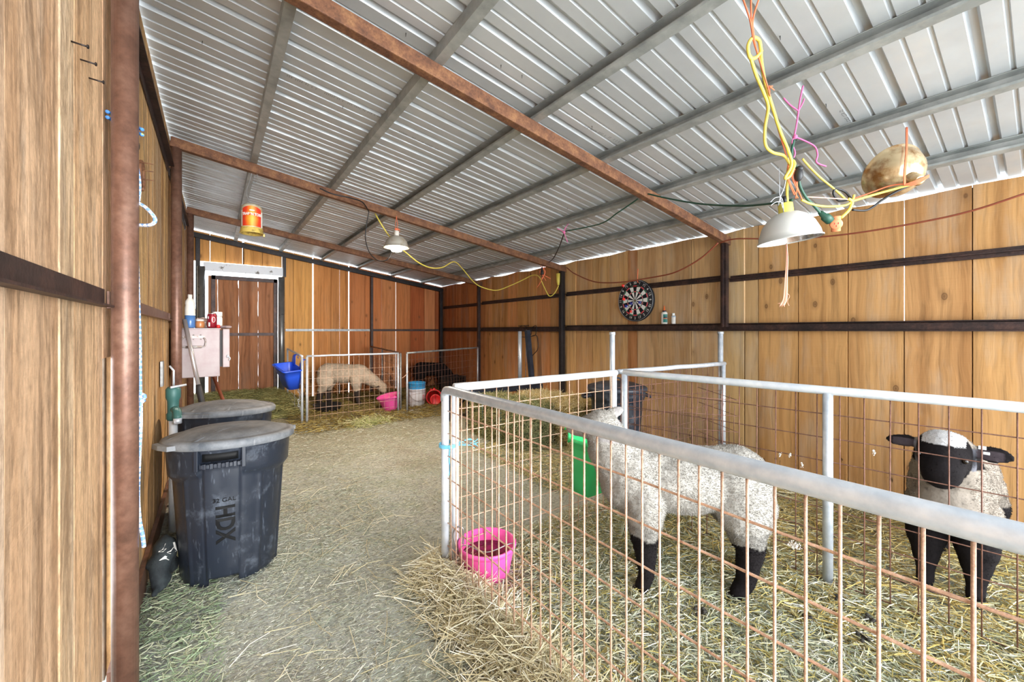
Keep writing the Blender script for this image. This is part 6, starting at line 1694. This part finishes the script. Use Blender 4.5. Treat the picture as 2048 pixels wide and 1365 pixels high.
litter('hay_litter', 'fine hay fragments trodden into the dirt aisle', 20000, (-0.25, 0.95), (0.4, 3.3), (0.006, 0.028), PAL_FINE, (0.0005, 0.0011), 0.004, 34, flat=0.08)
litter('hay_litter', 'hay scraps on the dirt between the bins and the far pen', 11000, (-0.2, 2.5), (2.3, 5.6), (0.010, 0.06), PAL_FINE, (0.0007, 0.0014), 0.004, 35, flat=0.08)
litter('straw_bedding', 'brown hay bedding inside the far pens', 12000, (0.75, 3.75), (5.0, 7.6), (0.03, 0.12), [srgb(150, 128, 70), srgb(126, 106, 56), srgb(176, 160, 96), srgb(108, 92, 50)], (0.0014, 0.003), 0.03, 36)
litter('hay_heap', 'greenish hay piled at the foot of the back door', 6000, (-0.18, 1.0), (6.0, 7.5), (0.03, 0.14), [srgb(150, 146, 92), srgb(126, 126, 76), srgb(178, 170, 112)], (0.0014, 0.003), 0.04, 37)
litter('hay_litter', 'hay fallen beside the trash can along the left wall', 2000, (-0.27, 0.02), (1.2, 3.0), (0.015, 0.07), [srgb(160, 176, 142), srgb(138, 156, 122), srgb(196, 198, 166)], (0.0010, 0.002), 0.02, 38)
litter('straw_heap', 'straw scattered at the foot of the hay bales', 4200, (2.1, 3.3), (2.2, 3.6), (0.03, 0.13), PAL_STRAW + PAL_HAY, (0.0012, 0.0024), 0.02, 39)
def tuft(rng, n):
    q = pt(735, 850, z=0.06); return q.x + rng.normal(0, 0.14, n), q.y + rng.normal(0, 0.09, n)
litter('hay_tuft', 'pale green tuft of hay on the dirt in front of the far pen', 700, (0, 1), (0, 1), (0.05, 0.18), [srgb(176, 180, 120), srgb(206, 200, 156), srgb(146, 156, 96)], (0.0012, 0.0024), 0.05, 40, mode=tuft, flat=0.4)
# long single stalks lying in the aisle
def far_stalk(rng, n): return rng.uniform(0.0, 0.95, n), rng.uniform(0.9, 3.6, n)
litter('hay_litter', 'long pale straws scattered over the dirt aisle', 260, (0, 1), (0, 1), (0.08, 0.24), PAL_PALE, (0.0009, 0.0016), 0.004, 41, mode=far_stalk, flat=0.03)
M['dung'] = simple('dark_droppings', srgb(44, 40, 34), 0.8)
for k, (px, py) in enumerate(((1398, 1225), (1740, 1240), (1730, 1280), (1680, 1200), (1620, 1240))):
    q = pt(px, py, z=0.03); b = MB()
    for i in range(9): b.ball(q + Vector((R.gauss(0, .012), R.gauss(0, .012), R.uniform(0, .014))), (0.009, 0.008, 0.007), None, 8, 6)
    tag(b.build('dropping', M['dung']), 'small dark clump of droppings on the straw in the near pen', 'droppings', 'droppings in the near pen')
# ------------------------------------------------------------------ camera, daylight
cam = bpy.data.cameras.new('camera'); co = bpy.data.objects.new('camera', cam); COL.objects.link(co)
co.location = (0, 0, EYE); co.rotation_euler = (PI / 2, 0, -YAW)
cam.sensor_fit = 'HORIZONTAL'; cam.sensor_width = 36; cam.lens = FPX * 36 / 2048; cam.shift_y = -(682.5 - HORIZON) / 2048
cam.clip_start = 0.02
SC.camera = co
w = bpy.data.worlds.new('sky'); SC.world = w; w.use_nodes = True
nt = w.node_tree; bg = nt.nodes['Background']
bg.inputs['Color'].default_value = (0.86, 0.94, 1.0, 1); bg.inputs['Strength'].default_value = 2.3
def sun(name, direction, strength, angle, color):
    l = bpy.data.lights.new(name, 'SUN'); l.energy = strength; l.angle = math.radians(angle); l.color = color
    o = bpy.data.objects.new(name, l); COL.objects.link(o)
    o.rotation_euler = Vector(direction).to_track_quat('-Z', 'Y').to_euler(); o.location = (0, -6, 6)
sun('hazy_sun', (-0.16, 1.0, -0.07), 1.75, 34, (1, 0.98, 0.96))
SC.view_settings.view_transform = 'Standard'; SC.view_settings.look = 'None'
SC.view_settings.exposure = 1.6; SC.view_settings.gamma = 1; SC.view_settings.use_curve_mapping = False
SC.cycles.use_denoising = True
SC.cycles.max_bounces = 8; SC.cycles.diffuse_bounces = 5; SC.cycles.glossy_bounces = 4; SC.cycles.transmission_bounces = 6; SC.cycles.transparent_max_bounces = 8
SC.cycles.sample_clamp_indirect = 6; SC.cycles.caustics_reflective = False; SC.cycles.caustics_refractive = False
